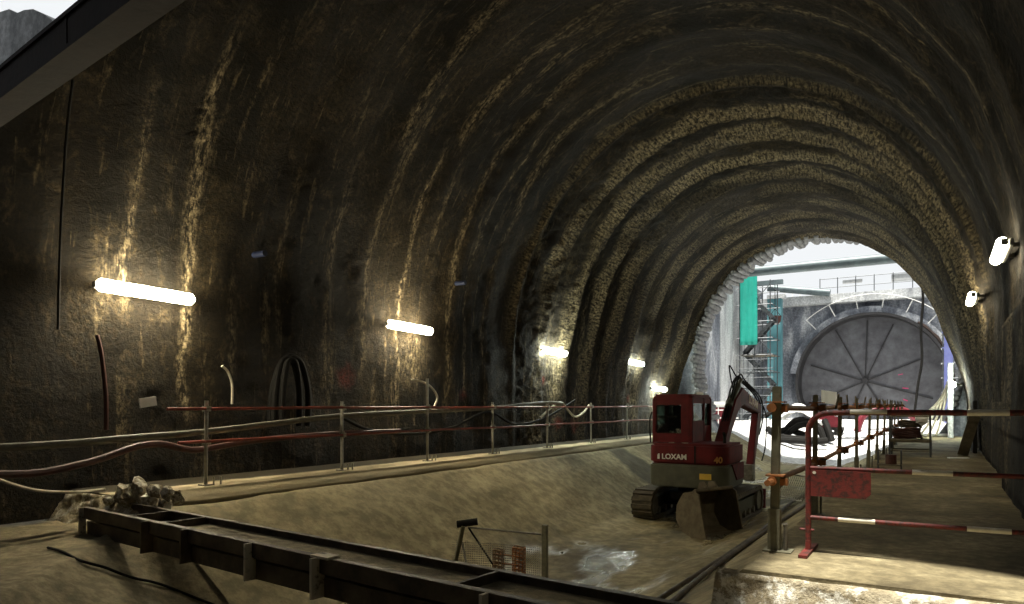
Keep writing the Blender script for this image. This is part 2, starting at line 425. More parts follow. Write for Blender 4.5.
# ---- tunnel lining
def build_lining():
    prof = []
    for k in range(46): prof.append((XC - AX, -0.35 + (ZS + 0.35) * k / 45, -1.0, 0.0))
    NA = 270
    for k in range(1, NA):
        a = PI - PI * k / NA
        x, z = XC + AX * math.cos(a), ZS + BZ * math.sin(a)
        nx, nz = math.cos(a) / AX, math.sin(a) / BZ; L = math.hypot(nx, nz)
        prof.append((x, z, nx / L, nz / L))
    for k in range(46): prof.append((XC + AX, ZS - (ZS + 0.35) * k / 45, 1.0, 0.0))
    P = np.array(prof); n = len(P)
    arc = np.concatenate([[0], np.cumsum(np.hypot(np.diff(P[:, 0]), np.diff(P[:, 1])))])
    side = P[:, 0]; zz = P[:, 1]
    t0 = np.where(side < -4.4, 3.55 + 0.95 * sstep(4.7, 5.6, zz), 4.5 + 0.1 * sstep(2, 6, zz))
    NT_ = 380
    fr = np.linspace(0, 1, NT_)
    T = t0[:, None] + (Y_END - t0[:, None]) * fr[None, :]
    A = np.repeat(arc[:, None], NT_, 1); ZZ = np.repeat(zz[:, None], NT_, 1); XX = np.repeat(side[:, None], NT_, 1)
    vault = sstep(1.0, 4.2, ZZ)
    # broad ribs of the near lining: sprayed rings about 1.5 m wide
    wob = 0.35 * (fbm(A * 0.25, T * 0.2 + 5, 3) - 0.5)
    ph = (T + wob) / 1.55
    frac = ph - np.floor(ph)
    rid = np.floor(ph).astype(int)
    amp = 0.4 + 1.2 * _tab[rid % 256, 7]
    near = 1 - sstep(15.3, 16.2, T + wob)
    off = near * (0.05 * amp * (0.5 - 0.5 * np.cos(2 * PI * frac)) ** 3 + 0.035 * amp * frac) * (0.35 + 0.65 * vault)
    # stepped canopy rings of the far part: each ring leans inwards, then falls back
    far = 1 - near
    ph2 = (T + 0.6 * wob - 16.0) / 1.5; fr2 = ph2 - np.floor(ph2); rid2 = np.floor(ph2).astype(int)
    saw = np.where(fr2 < 0.86, fr2 / 0.86, (1 - fr2) / 0.14)
    amp2 = 0.7 + 0.6 * _tab[rid2 % 256, 31]
    off += far * (0.08 + 0.15 * vault) * saw * amp2
    off += far * vault * 0.42 * sstep(16, 29, T)
    off += far * 0.06 * vault * sstep(16.0, 16.4, T + wob)
    off += 0.10 * (fbm(A * 0.5, T * 0.5) - 0.5) + 0.06 * (fbm(A * 1.7 + 3, T * 1.7, 3) - 0.5)
    rough = 0.03 + 0.05 * sstep(15.8, 16.2, T + wob) * (1 - sstep(21.0, 22.5, T))
    off += rough * (fbm(A * 7, T * 7, 3) - 0.5)
    off *= sstep(-0.1, 0.35, T - t0[:, None]) * 0.8 + 0.2
    X = XX - P[:, 2][:, None] * off; Z = ZZ - P[:, 3][:, None] * off
    # lime: named streaks and the dry rings; lamplight is painted in below the lamps
    lime = np.zeros_like(T); drip_lamplight = np.zeros_like(T)
    def streak(t, z0, z1, w, s, left=True):
        c = t + 0.45 * (fbm(A * 0.7 + t, A * 0 + 3.3, 4) - 0.5)
        ww = w * (0.15 + 1.3 * fbm(A * 1.1 + t * 3, A * 0 + 1.7, 3))
        m = np.exp(-((T - c) / ww) ** 2) * sstep(z0 - 0.3, z0 + 0.3, ZZ) * (1 - sstep(z1 - 1.0, z1 + 0.4, ZZ))
        m = m * (XX < -4.4 if left else XX > -4.4)
        np.maximum(drip_lamplight, m * s, out=drip_lamplight)
    for a in ((5.5, 2.5, 5.3, 0.07, 0.75), (6.42, 1.0, 6.4, 0.10, 0.95), (5.2, 2.0, 3.3, 0.1, 0.4), (7.2, 1.6, 3.6, 0.06, 0.45), (8.2, 2.2, 5.2, 0.06, 0.4),
              (9.3, 1.0, 5.6, 0.07, 0.5), (10.2, 1.6, 6.8, 0.07, 0.5), (11.25, 0.8, 6.4, 0.06, 0.85), (11.7, 1.5, 2.6, 0.45, 0.55), (12.9, 1.0, 7.4, 0.09, 0.55),  # the broad ones under the lamps paint their light on the wall
              (13.6, 0.6, 7.8, 0.05, 0.75), (14.5, 0.6, 8, 0.07, 0.45), (18.2, 1.0, 2.6, 0.55, 0.6), (17.0, 0.3, 4, 0.08, 0.6), (19.6, 0.3, 5, 0.1, 0.5),
              (21.3, 0.4, 6, 0.06, 0.5), (24.3, 0.5, 2.6, 0.5, 0.65), (26.6, 0.3, 5, 0.07, 1.0), (28.2, 0.3, 4, 0.4, 0.6)):
        streak(*a)
    for a in ((10.2, 4.5, 8.2, 0.07, 0.6), (12.6, 3.0, 8.2, 0.08, 0.6), (14.3, 4.0, 8.2, 0.06, 0.5)):
        streak(*a, left=False)
    for a in ((10.0, 6.0, 8.6, 0.1, 0.6), (11.6, 6.4, 8.6, 0.12, 0.6), (12.9, 6.4, 8.6, 0.1, 0.5), (14.4, 5.8, 8.6, 0.1, 0.6)):
        streak(*a)
    band = sstep(0.38, 0.55, fr2 + 0.45 * (fbm(A * 1.1, T * 1.5, 3) - 0.5)) * (1 - sstep(0.80, 0.87, fr2))
    dry = far * band * (1 - 0.6 * sstep(20.6, 21.8, T)) * (0.6 + 0.4 * _tab[rid2 % 256, 77])
    patch = sstep(0.3, 0.5, fbm(A * 0.5 + 8, T * 0.9, 3))
    lime = np.maximum(lime, dry * (0.25 + 0.75 * patch) * (0.25 + 0.75 * vault) * 1.0)
    red = np.zeros_like(T)
    for (px, py, r) in ((348, 375, 0.22), (575, 335 + 90, 0.25), (463, 395, 0.16), (628, 398, 0.18), (558, 424, 0.2), (545, 380, .1)):
        p = at_x(px, py, -9.65)
        d = np.hypot(T - p.y, ZZ - p.z) / r
        m = np.clip(1.4 - d - 1.6 * (fbm(A * 6, T * 6, 3) - 0.4), 0, 1) * (XX < -9)
        red = np.maximum(red, m)
    uvt = np.stack([T, A, np.zeros_like(T)], -1)
    iz = [0, 46, 46 + NA - 1, n]
    parts = (('wall_left', 0, 47, 'dark sprayed concrete wall of the tunnel with lime streaks and lamps'),
             ('ceiling', 46, 46 + NA, 'sprayed concrete tunnel vault with stepped rings and pale lime streaks'),
             ('wall_right', 46 + NA - 1, n, 'dark sprayed concrete wall beside the wide walkway'))
    for nm, a, b, lab in parts:
        sl = slice(a, b)
        o = grid_mesh(nm, X[sl], T[sl], Z[sl], M_LINING, {'uvt': uvt[sl], 'lime': lime[sl], 'drip_lamplight': drip_lamplight[sl], 'red': red[sl]})
        structure(o, lab, 'wall' if 'wall' in nm else 'ceiling')
    return P
PROF = build_lining()

# ---- walkways
def slab(name, x0, x1, y0, y1, z0, label, edge, mat, rough_y0=True):
    """slab with slightly broken long edge; grid top + sides"""
    ny = 200
    ys = np.linspace(y0, y1, ny)
    w = 0.05 * (fbm(ys * 1.5, ys * 0 + 2.2, 4) - 0.5)
    if edge > 0:   # open edge on +x side
        prof = lambda e: [(x0, z0), (x0, 0.0), (x0 + (x1 - x0) * 0.5, 0.0), (x1 - 0.5, -0.01), (x1 - 0.02 + e, -0.07), (x1 + e, -0.09), (x1 + e, -0.15), (x1 - 0.02, -0.19), (x1 - 0.02, z0)]
    else:
        prof = lambda e: [(x1, z0), (x1, 0.0), (x0 + (x1 - x0) * 0.5, 0.0), (x0 + 0.03 + e, 0.0), (x0 + e, -0.03), (x0 + e - 0.01, -0.16), (x0 + 0.02, -0.18), (x0 + 0.02, z0)]
    pr = np.array([prof(e) for e in w])          # ny, k, 2
    X = pr[:, :, 0]; Z = pr[:, :, 1]; Y = np.repeat(ys[:, None], pr.shape[1], 1)
    Y = Y.copy(); Y[0] += 0.06 * (fbm(X[0] * 3, Z[0] * 3 + 1, 3) - 0.5) * 2
    o = grid_mesh(name, X, Y, Z, mat, smooth=False)
    # end caps
    bm = bmesh.new(); bm.from_mesh(o.data); bm.verts.ensure_lookup_table()
    k = pr.shape[1]
    bm.faces.new([bm.verts[i] for i in range(k)]); bm.faces.new([bm.verts[(ny - 1) * k + i] for i in reversed(range(k))])
    bmesh.ops.recalc_face_normals(bm, faces=bm.faces); bm.to_mesh(o.data); bm.free()
    return structure(o, label, 'walkway')
XL, XR = -7.8, -1.15
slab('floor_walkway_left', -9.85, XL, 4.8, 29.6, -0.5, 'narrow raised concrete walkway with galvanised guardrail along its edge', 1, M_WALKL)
slab('floor_walkway_right', XR, 1.15, 4.8, 30.4, -0.6, 'wide raised concrete walkway crossed by a red and white barrier', -1, M_WALK)

# ---- trough (invert)
def trough_z(x):
    l = np.interp(x, [-8.0, -7.7, -7.1, -6.3, -5.8, -5.3, -4.2, -3.4, -2.6, -1.8, -1.2, -1.0], [-0.10, -0.125, -0.46, -1.0, -1.25, -1.34, -1.35, -1.30, -1.02, -0.58, -0.24, -0.2])
    return l
xs = np.linspace(-7.98, -1.05, 100); ys = np.linspace(4.7, 31.0, 260)
X, Y = np.meshgrid(xs, ys, indexing='ij')
Z = trough_z(X) + 0.05 * (fbm(X * 0.9, Y * 0.7) - 0.5) + 0.025 * (fbm(X * 5, Y * 3, 3) - 0.5)
rut = np.exp(-((X + 2.35 + 0.12 * np.sin(Y * 0.35)) / 0.09) ** 2) + np.exp(-((X + 2.75 + 0.1 * np.sin(Y * 0.3 + 1)) / 0.08) ** 2)
Z -= 0.05 * rut
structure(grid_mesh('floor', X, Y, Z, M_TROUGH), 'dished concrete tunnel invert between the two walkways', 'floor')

# ---- near floor
xs = np.linspace(-13.0, 3.0, 180); ys = np.linspace(-6.0, 4.85, 120)
X, Y = np.meshgrid(xs, ys, indexing='ij')
edge = -8.1 + (4.7 - Y) * 0.9 + 0.25 * (fbm(Y * 1.2, Y * 0, 3) - 0.5)
edge = np.minimum(edge, -5.0)
lz = -0.36 - 0.03 * sstep(0, 1, 0)
dl = X - edge
za = np.where(dl < 0, lz, lz - 0.06 * sstep(0, 0.12, dl) - np.clip(dl - 0.1, 0, 9) * 0.42)
za = np.maximum(za, -1.36)
tz = trough_z(np.clip(X, -7.9, -1.1)) * 1.0
zr = np.where(X > -4.6, np.interp(X, [-4.6, -3.4, -2.4, -1.7, -1.2, 3], [-1.36, -1.3, -0.95, -0.66, -0.56, -0.55]), -1.36)
Z = np.maximum(za, zr)
bl = sstep(3.9, 4.8, Y)
inx = (X > -7.75) & (X < -1.3)
Z = np.where(inx, Z * (1 - bl) + (tz - 0.02) * bl, Z)
Z += 0.08 * (fbm(X * 0.9 + 4, Y * 0.9) - 0.5) + 0.05 * (fbm(X * 4, Y * 4, 3) - 0.5)
structure(grid_mesh('floor_near_shaft', X, Y, Z, M_NEAR), 'uneven muddy ground of the access shaft before the tunnel', 'floor')
near_floor = (xs, ys, Z)
def near_z(x, y):
    i = int(np.argmin(abs(near_floor[0] - x))); j = int(np.argmin(abs(near_floor[1] - y)))
    return float(near_floor[2][i, j])

# ---- broken front face of the right walkway
def broken_face(name, x0, x1, y, ztop, zbot, label):
    n, m = 90, 22
    a = np.linspace(x0, x1, n); b = np.linspace(0, 1, m)
    Aa, B = np.meshgrid(a, b, indexing='ij')
    prof = 0.02 + 0.26 * B ** 1.2
    amp = np.sin(PI * np.clip(B, 0.0, 1)) ** 0.5
    Yy = y - prof - amp * 0.22 * (fbm(Aa * 3, B * 2 + 5, 4) - 0.4)
    Zz = ztop + (zbot - ztop) * B + amp * 0.10 * (fbm(Aa * 4 + 9, B * 3, 3) - 0.5)
    Zz[:, 0] = ztop - 0.01
    Yy[:, 0] = y + 0.05
    return structure(grid_mesh(name, Aa, Yy, Zz, M_RUBBLE, smooth=False), label, 'walkway edge')
broken_face('trim_1', -1.3, 1.3, 4.8, -0.004, -0.66, 'rough broken concrete face below the front of the wide walkway')
broken_face('trim_2', -9.8, -7.72, 4.8, -0.004, -0.42, 'rough broken concrete end of the narrow walkway')

# ---- kerb slabs of the right wall, niche edge
def wall_block(name, x0, x1, y0, y1, z0, z1, label, mat=M_LINING):
    n, m = 120, 40
    yy = np.linspace(y0, y1, n); zz = np.linspace(z0, z1, m)
    Yg, Zg = np.meshgrid(yy, zz, indexing='ij')
    Xg = x0 + 0.05 * (fbm(Yg * 2, Zg * 2, 4) - 0.5)
    uvt = np.stack([Yg, Zg + 30, np.zeros_like(Yg)], -1)
    lime = 0.35 * sstep(0.5, 0.7, fbm(Yg * 1.5 + 2, Zg * 0.5, 4))
    o = grid_mesh(name, Xg, Yg, Zg, mat, {'uvt': uvt, 'lime': lime, 'red': lime * 0})
    bm = bmesh.new(); bm.from_mesh(o.data); bm.verts.ensure_lookup_table()
    def V(i, j): return bm.verts[i * m + j]
    for line in ([V(0, j) for j in range(m)], [V(n - 1, j) for j in range(m)], [V(i, m - 1) for i in range(n)]):
        prev = None
        for v in line:
            w = bm.verts.new((x1, v.co.y, v.co.z))
            if prev: bm.faces.new((prev[0], v, w, prev[1]))
            prev = (v, w)
    bmesh.ops.recalc_face_normals(bm, faces=bm.faces); bm.to_mesh(o.data); bm.free()
    return structure(o, label, 'wall')
wall_block('wall_kicker', 0.80, 1.2, 4.9, 17.4, -0.02, 1.15, 'low cast concrete kicker wall running along the wide walkway')
wall_block('wall_pilaster', 0.70, 1.2, 4.9, 11.3, -0.02, 2.15, 'pale thickened concrete wall panel below the wall lamp')

# ---- headwall at the far portal with the ring of canopy tubes
RC = Vector((-4.02, 0, 2.85)); RR = 4.86
def headwall():
    n = 120; vs = []; fs = []
    for ypos in (Y_END - 0.02, Y_END + 1.2):
        for k in range(n + 1):
            a = PI + math.radians(42) - (PI + math.radians(84)) * k / n
            vs.append((RC.x + RR * math.cos(a), ypos, max(RC.z + RR * math.sin(a), -0.6)))
    for k in range(n + 1):
        a = PI + math.radians(42) - (PI + math.radians(84)) * k / n
        d = Vector((math.cos(a), math.sin(a))); f = 7.8
        vs.append((RC.x + d.x * f, Y_END - 0.02, max(RC.z + d.y * f, -1.5)))
    for k in range(n + 1):
        a = PI + math.radians(42) - (PI + math.radians(84)) * k / n
        d = Vector((math.cos(a), math.sin(a))); f = 7.8
        vs.append((RC.x + d.x * f, Y_END + 1.2, max(RC.z + d.y * f, -1.5)))
    N = n + 1
    for k in range(n):
        fs.append((k, k + 1, N + k + 1, N + k)); fs.append((k, 2 * N + k, 2 * N + k + 1, k + 1)); fs.append((N + k, N + k + 1, 3 * N + k + 1, 3 * N + k))
    o = MB().add(vs, fs).build('wall_portal', M_SHAFT)
    structure(o, 'concrete portal wall around the round tunnel mouth', 'wall')
    # tubes
    first = None; na = 98
    for k in range(na):
        a = PI + math.radians(28) - (PI + math.radians(56)) * k / (na - 1)
        if first is None:
            mb = MB(); mb.tube([(0, -0.72, 0), (0, -0.66, 0), (0.0, 0.0, 0.01), (0, 0.72, 0)], [0.07, 0.11, 0.115, 0.115], 8)
            first = t = mb.build('canopy_tube', M_RING, o, True)
        else:
            t = first.copy(); COL.objects.link(t)
        r = RR - 0.06 + 0.03 * random.uniform(-1, 1)
        t.location = (RC.x + r * math.cos(a), Y_END + 0.5 + random.uniform(-.06, .06), RC.z + r * math.sin(a))
        t.rotation_euler = (random.uniform(-.08, .08), -a + 0.35, random.uniform(-.1, .1))
headwall()

# ---- far shaft
def shaft_wall(name, x0, x1, y0, y1, z0, z1, label, mat=M_SHAFT):
    o = MB().box(((x0 + x1) / 2, (y0 + y1) / 2, (z0 + z1) / 2), (x1 - x0, y1 - y0, z1 - z0)).build(name, mat)
    return structure(o, label, 'wall')
FAR = 52.0
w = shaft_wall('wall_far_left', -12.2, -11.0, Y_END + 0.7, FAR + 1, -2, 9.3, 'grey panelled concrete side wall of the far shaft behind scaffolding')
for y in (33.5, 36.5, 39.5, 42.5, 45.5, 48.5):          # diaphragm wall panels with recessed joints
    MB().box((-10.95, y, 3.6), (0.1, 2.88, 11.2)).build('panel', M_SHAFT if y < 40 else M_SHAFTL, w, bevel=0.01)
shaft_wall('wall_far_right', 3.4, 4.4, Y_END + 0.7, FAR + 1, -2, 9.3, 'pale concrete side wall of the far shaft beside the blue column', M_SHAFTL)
# far wall with a round eye
DC = Vector((-3.92, FAR, 2.6)); DR = 4.62
def far_wall():
    n = 96; mb = MB(); vs = []; fs = []
    X0, X1, Z0, Z1 = -11.2, 3.6, -2.0, 8.55
    for k in range(n):
        a = 2 * PI * k / n; c, s = math.cos(a), math.sin(a)
        vs.append((DC.x + DR * c, FAR, DC.z + DR * s))
    for k in range(n):
        a = 2 * PI * k / n; c, s = math.cos(a), math.sin(a)
        f = min((X1 - DC.x) / c if c > 1e-6 else 1e9, (X0 - DC.x) / c if c < -1e-6 else 1e9,
                (Z1 - DC.z) / s if s > 1e-6 else 1e9, (Z0 - DC.z) / s if s < -1e-6 else 1e9)
        vs.append((DC.x + f * c, FAR, DC.z + f * s))
    for k in range(n):
        j = (k + 1) % n; fs.append((k, j, n + j, n + k))
    mb.add(vs, fs)
    mb.box((-3.8, FAR + 0.9, Z1 - 0.3), (15.2, 1.6, 0.6))
    o = mb.build('wall_far', M_SHAFT)
    structure(o, 'grey concrete end wall of the far shaft around the big disc', 'wall')
    # pale concrete collar above the disc
    mb = MB(); m = 60; vs = []; fs = []
    for yy, r0, r1 in ((FAR - 0.55, 4.6, 5.0), (FAR + 0.02, 4.6, 5.0)):
        for k in range(m + 1):
            a = math.radians(8 + 164 * k / m)
            for r in (r0, r1): vs.append((DC.x + r * math.cos(a), yy, DC.z + r * math.sin(a)))
    N = 2 * (m + 1)
    for k in range(m):
        a = 2 * k; fs += [(a, a + 1, a + 3, a + 2), (a + 1, N + a + 1, N + a + 3, a + 3), (a, a + 2, N + a + 2, N + a)]
    mb.add(vs, fs); mb.build('collar', M_SHAFT, o)
    mb = MB(); mb.box((-3.8, FAR - 0.35, 8.25), (14.8, 0.75, 0.62)); mb.build('capping_beam', M_SHAFTL, o, bevel=0.03)
    return o
far_wall()
# shaft floor
xs = np.linspace(-11.2, 3.6, 100); ys = np.linspace(29.0, 52.2, 130)
X, Y = np.meshgrid(xs, ys, indexing='ij')
tz = np.where((X > -7.9) & (X < -1.1), trough_z(np.clip(X, -7.9, -1.2)), -0.05)
up = sstep(29.5, 43, Y)
Z = tz * (1 - up) + up * (0.15 + 0.25 * (fbm(X * 0.5, Y * 0.5) - 0.5)) - 0.03
Z += 0.12 * (fbm(X * 1.3, Y * 1.3) - 0.5) + 0.05 * (fbm(X * 4, Y * 4, 3) - 0.5)
shaft_floor = (xs, ys, Z)
def shaft_z(x, y):
    i = int(np.argmin(abs(shaft_floor[0] - x))); j = int(np.argmin(abs(shaft_floor[1] - y)))
    return float(shaft_floor[2][i, j])
structure(grid_mesh('floor_far_shaft', X, Y, Z, M_GROUND), 'bright white slurry covered ground of the far shaft', 'floor')

# ---- near shaft enclosure (round the photographer)
structure(MB().box((-13.3, -1.0, 1.6), (0.6, 11.6, 8.2)).build('wall_near_left', M_SHAFT), 'grey concrete side wall of the access shaft', 'wall')
structure(MB().box((3.3, -0.7, 4.2), (0.6, 11.0, 10.6)).build('wall_near_right', M_DECK), 'dark concrete side wall of the access shaft', 'wall')
structure(MB().box((-5, -6.3, 4.2), (17.2, 0.6, 10.6)).build('wall_near_back', M_DECK), 'dark concrete back wall of the access shaft', 'wall')
deck = MB()  # unseen deck, added to keep sun off the shaft except through a slot
SX0, SX1, SY0, SY1 = -1.3, 1.6, 1.9, 4.15
for x0, x1, y0, y1 in ((-13.6, SX0, -6.6, 4.7), (SX1, 3.6, -6.6, 4.7), (SX0, SX1, -6.6, SY0), (SX0, SX1, SY1, 4.7)):
    deck.box(((x0 + x1) / 2, (y0 + y1) / 2, 9.5), (x1 - x0, y1 - y0, 0.4))
structure(deck.build('ceiling_added_deck', M_DECK), 'added dark deck that shades the access shaft, with a slot for sun', 'ceiling')
def near_headwall():
    # wall around the tunnel mouth; left shoulder is broken down so that the sky shows above it
    n = 80; vs = []; fs = []; m = len(PROF)
    idx = list(range(0, m, 4)) + [m - 1]
    for i in idx:
        x, z = PROF[i][0], PROF[i][1]
        y = (3.55 + 0.95 * float(sstep(4.7, 5.6, np.array(z)))) if x < -4.4 else 4.5 + 0.1 * float(sstep(2, 6, np.array(z)))
        vs.append((x, y, z))
        a = math.atan2(z - 2.2, x - XC); c, s = math.cos(a), math.sin(a)
        if x < -7.2:
            jag = 0.16 * math.sin(i * 2.1) + 0.12 * math.sin(i * 5.3)
            vs.append((-13.1, y, z) if z < 5.0 else (x - max(0.12, 0.9 * (6.6 - z)) - 0.1 * jag, y, max(5.0, min(z, 5.75)) + jag * 0.5))
        else:
            f = min((3.1 - XC) / c if c > 1e-6 else 1e9, (-13.1 - XC) / c if c < -1e-6 else 1e9, (9.4 - 2.2) / s if s > 1e-6 else 1e9)
            vs.append((XC + f * c, y, 2.2 + f * s))
    for k in range(len(idx) - 1):
        fs.append((2 * k, 2 * k + 1, 2 * k + 3, 2 * k + 2))
    structure(MB().add(vs, fs).build('wall_near_head', M_SHAFT), 'concrete head wall of the access shaft around the tunnel mouth', 'wall')
near_headwall()
_sh = [at_y(px, py, 4.52) for px, py in ((-40, 16), (-18, 13), (0, 12), (9, 9), (17, 13), (24, 10), (33, 9), (44, 14), (52, 20), (70, 60), (20, 120), (-40, 120))]
structure(MB().prism([(p.x, p.z) for p in _sh], 'y', 4.52, 5.1).build('wall_near_shoulder', M_SHAFTL), 'jagged pale concrete shoulder of the head wall below the sky', 'wall')

# ================================================================== LAMPS
def make_lamp(mat, L=1.42, r=0.085):
    root = empty('tube_lamp')
    mb = MB(); mb.box((-0.02, 0, 0), (0.05, L * 0.96, 0.09)); mb.build('housing', M_HOUSING, root, bevel=0.01)
    mb = MB()
    pts = [(0.07, -L / 2 + 0.02, 0), (0.07, -L / 2 + 0.06, 0), (0.07, L / 2 - 0.06, 0), (0.07, L / 2 - 0.02, 0)]
    mb.tube(pts, [r * 0.55, r, r, r * 0.55], 14); mb.build('diffuser', mat, root, True)
    for s in (-1, 1):
        MB().box((0.05, s * (L / 2 + 0.0), 0), (0.08, 0.04, 0.08)).build('end_cap', M_HOUSING, root, bevel=0.01)
    for s in (-1, 1):
        MB().box((-0.09, s * L * 0.3, 0.0), (0.16, 0.05, 0.05)).build('bracket', M_HOUSING, root)
    return root
LG = 'tube lamps on the tunnel walls'
lampW = make_lamp(M_LAMP); lampC = make_lamp(M_LAMPC)
left = [((145, 293), lampW, 'glowing tube lamp on dark wall above the broken end of the walkway', 0.0),
        ((408, 328), lampW, 'glowing tube lamp on dark wall above the tall railing post', 0.0),
        ((552.5, 352), lampC, 'glowing tube lamp above the looped end of the grey pipe', 0.0),
        ((634, 363), lampC, 'glowing tube lamp on wall above red painted mark near excavator cab', 0.0),
        ((658, 389), lampC, 'glowing tube lamp low on wall just behind excavator cab roof', 0.0)]
used = set()
def put_lamp(src, loc, rz, label, tilt=0.0):
    if src.name not in used:
        used.add(src.name); o = src
    else: o = copy_tree(src)
    o.location = loc; o.rotation_euler = (tilt, 0, rz); tag(o, label, 'lamp', LG)
    return o
for (px, py), src, lab, _ in left:
    p = at_x(px, py, -9.5)
    put_lamp(src, (-9.5, p.y, p.z), 0.0, lab, -0.02)
lampR = make_lamp(M_LAMPR, 1.3, 0.07)
put_lamp(lampR, (0.72, 11.0, 3.08), PI, 'glowing tube lamp on wall above the pale pilaster', 0)
put_lamp(lampR, (0.58, 16.2, 3.15), PI, 'glowing tube lamp on wall above the leaning plank', 0)
put_lamp(lampC, (0.42, 26.7, 1.75), PI, 'glowing tube lamp beside the pale hoses at the portal', 0)

# ================================================================== EXCAVATOR
def text_mesh(body, size, mat, name, parent, loc, rot, depth=0.004, bold=0.0, sx=1.0):
    cu = bpy.data.curves.new(name, 'FONT'); cu.body = body; cu.size = size
    cu.align_x = 'CENTER'; cu.align_y = 'CENTER'; cu.extrude = depth; cu.offset = bold; cu.resolution_u = 3
    tmp = bpy.data.objects.new(name + '_tmp', cu); COL.objects.link(tmp)
    dg = bpy.context.evaluated_depsgraph_get()
    me = bpy.data.meshes.new_from_object(tmp.evaluated_get(dg)); me.name = name
    bpy.data.objects.remove(tmp); bpy.data.curves.remove(cu)
    me.materials.clear(); me.materials.append(mat)
    o = bpy.data.objects.new(name, me); COL.objects.link(o); o.parent = parent
    o.location = loc; o.rotation_euler = rot; o.scale = (sx, 1, 1)
    return o
def rounded_rect(x0, x1, y0, y1, r, n=6, corners=(1, 1, 1, 1)):
    out = []
    for (cx, cy, a0, on) in ((x1 - r, y1 - r, 0, corners[0]), (x0 + r, y1 - r, 90, corners[1]), (x0 + r, y0 + r, 180, corners[2]), (x1 - r, y0 + r, 270, corners[3])):
        if on:
            for k in range(n + 1):
                a = math.radians(a0 + 90 * k / n); out.append((cx + r * math.cos(a), cy + r * math.sin(a)))
        else:
            sx = 1 if a0 in (0, 270) else -1; sy = 1 if a0 in (0, 90) else -1
            out.append((cx + sx * r, cy + sy * r))
    return out
def build_excavator():
    EX = empty('excavator', (-4.5, 15.25, -1.345))
    tag(EX, 'dark red compact tracked excavator parked in the invert, arm pointing to the shaft', 'excavator')
    # --- tracks
    L, H, W = 2.62, 0.66, 0.44
    def stad(off, n=12):
        r = H / 2 - off; c = L / 2 - H / 2; pts = []
        for k in range(n + 1):
            a = -PI / 2 + PI * k / n; pts.append((c + r * math.cos(a), H / 2 + r * math.sin(a)))
        for k in range(n + 1):
            a = PI / 2 + PI * k / n; pts.append((-c + r * math.cos(a), H / 2 + r * math.sin(a)))
        return pts
    pad0 = None
    for s in (-1, 1):
        cx = s * 0.86
        out, inn = stad(0.035), stad(0.10); n = len(out); mb = MB()
        vs = [(cx + W / 2 * q, a, b) for q in (-1, 1) for ring in (out, inn) for a, b in ring]; fs = []
        for k in range(n):
            j = (k + 1) % n
            fs += [(k, j, 2 * n + j, 2 * n + k), (n + j, n + k, 3 * n + k, 3 * n + j), (k, n + k, n + j, j), (2 * n + k, 2 * n + j, 3 * n + j, 3 * n + k)]
        mb.add(vs, fs)
        tr = mb.build('track', M_TRACK, EX)
        # pads
        per = 2 * (L - H) + 2 * PI * (H / 2 - 0.02); np_ = 38
        for k in range(np_):
            d = per * k / np_; c = L / 2 - H / 2; r = H / 2 - 0.018
            if d < 2 * c: p = (-c + d, 0.018); a = 0
            elif d < 2 * c + PI * r: q = (d - 2 * c) / r; p = (c + r * math.sin(q), H / 2 - r * math.cos(q)); a = q
            elif d < 4 * c + PI * r: p = (c - (d - 2 * c - PI * r), H - 0.018); a = PI
            else: q = (d - 4 * c - PI * r) / r; p = (-c - r * math.sin(q), H / 2 + r * math.cos(q)); a = PI + q
            if pad0 is None:
                pad0 = MB().box((0, 0, 0), (W, 0.085, 0.036)).build('track_pad', M_TRACK, tr); pd = pad0
            else: pd = child_copy(pad0, tr)
            pd.location = (cx, p[0], p[1]); pd.rotation_euler = (a, 0, 0)
        mb = MB(); mb.box((cx, 0, H / 2), (W * 0.6, L - H, 0.26)); mb.build('track_frame', M_OLIVE, tr)
        for yy, nm in ((-(L - H) / 2, 'sprocket'), ((L - H) / 2, 'idler')):
            MB().tube([(cx - 0.19, yy, H / 2), (cx + 0.19, yy, H / 2)], 0.215, 16).build(nm, M_STEEL, tr, True)
        for yy in (-0.6, -0.2, 0.2, 0.6):
            MB().tube([(cx - 0.17, yy, 0.17), (cx + 0.17, yy, 0.17)], 0.075, 12).build('roller', M_STEEL, tr, True)
    mb = MB(); mb.box((0, 0, 0.42), (1.3, 1.0, 0.26)); mb.box((0, 0, 0.5), (0.9, 1.3, 0.16)); mb.build('undercarriage', M_DARK, EX, bevel=0.02)
    MB().tube([(0, 0, 0.54), (0, 0, 0.74)], 0.46, 24).build('slew_ring', M_DARK, EX, True)
    # dozer blade at the far end
    bl = MB()
    bl.prism([(1.62, 0.06), (1.72, 0.05), (1.66, 0.25), (1.74, 0.5), (1.66, 0.5), (1.58, 0.25)], 'x', -1.05, 1.05)
    bl.box((-0.5, 1.35, 0.26), (0.12, 0.6, 0.12)); bl.box((0.5, 1.35, 0.26), (0.12, 0.6, 0.12))
    bl.build('dozer_blade', M_RED, EX)
    # --- house
    hw = 0.84
    low = rounded_rect(-hw, hw, -1.02, 0.4, 0.3, 6, (0, 0, 1, 1))
    cw = MB().prism(low, 'z', 0.73, 1.21).build('counterweight', M_OLIVE, EX, True, 0.03)
    up = rounded_rect(-hw, hw, -1.0, 0.4, 0.3, 6, (0, 0, 1, 1))
    hood = MB().prism(up, 'z', 1.205, 1.64).build('engine_hood', M_RED, EX, True, 0.05)
    # red flank coming down over the right corner
    fl = [(-0.62, 1.22), (0.38, 1.22), (0.38, 0.86), (-0.2, 0.86)]
    MB().prism(fl, 'x', hw - 0.01, hw + 0.02).build('side_panel', M_RED, EX, bevel=0.008)
    MB().box((-0.34, -0.84, 1.648), (0.12, 0.08, 0.02)).build('hood_latch', M_STEEL, hood)
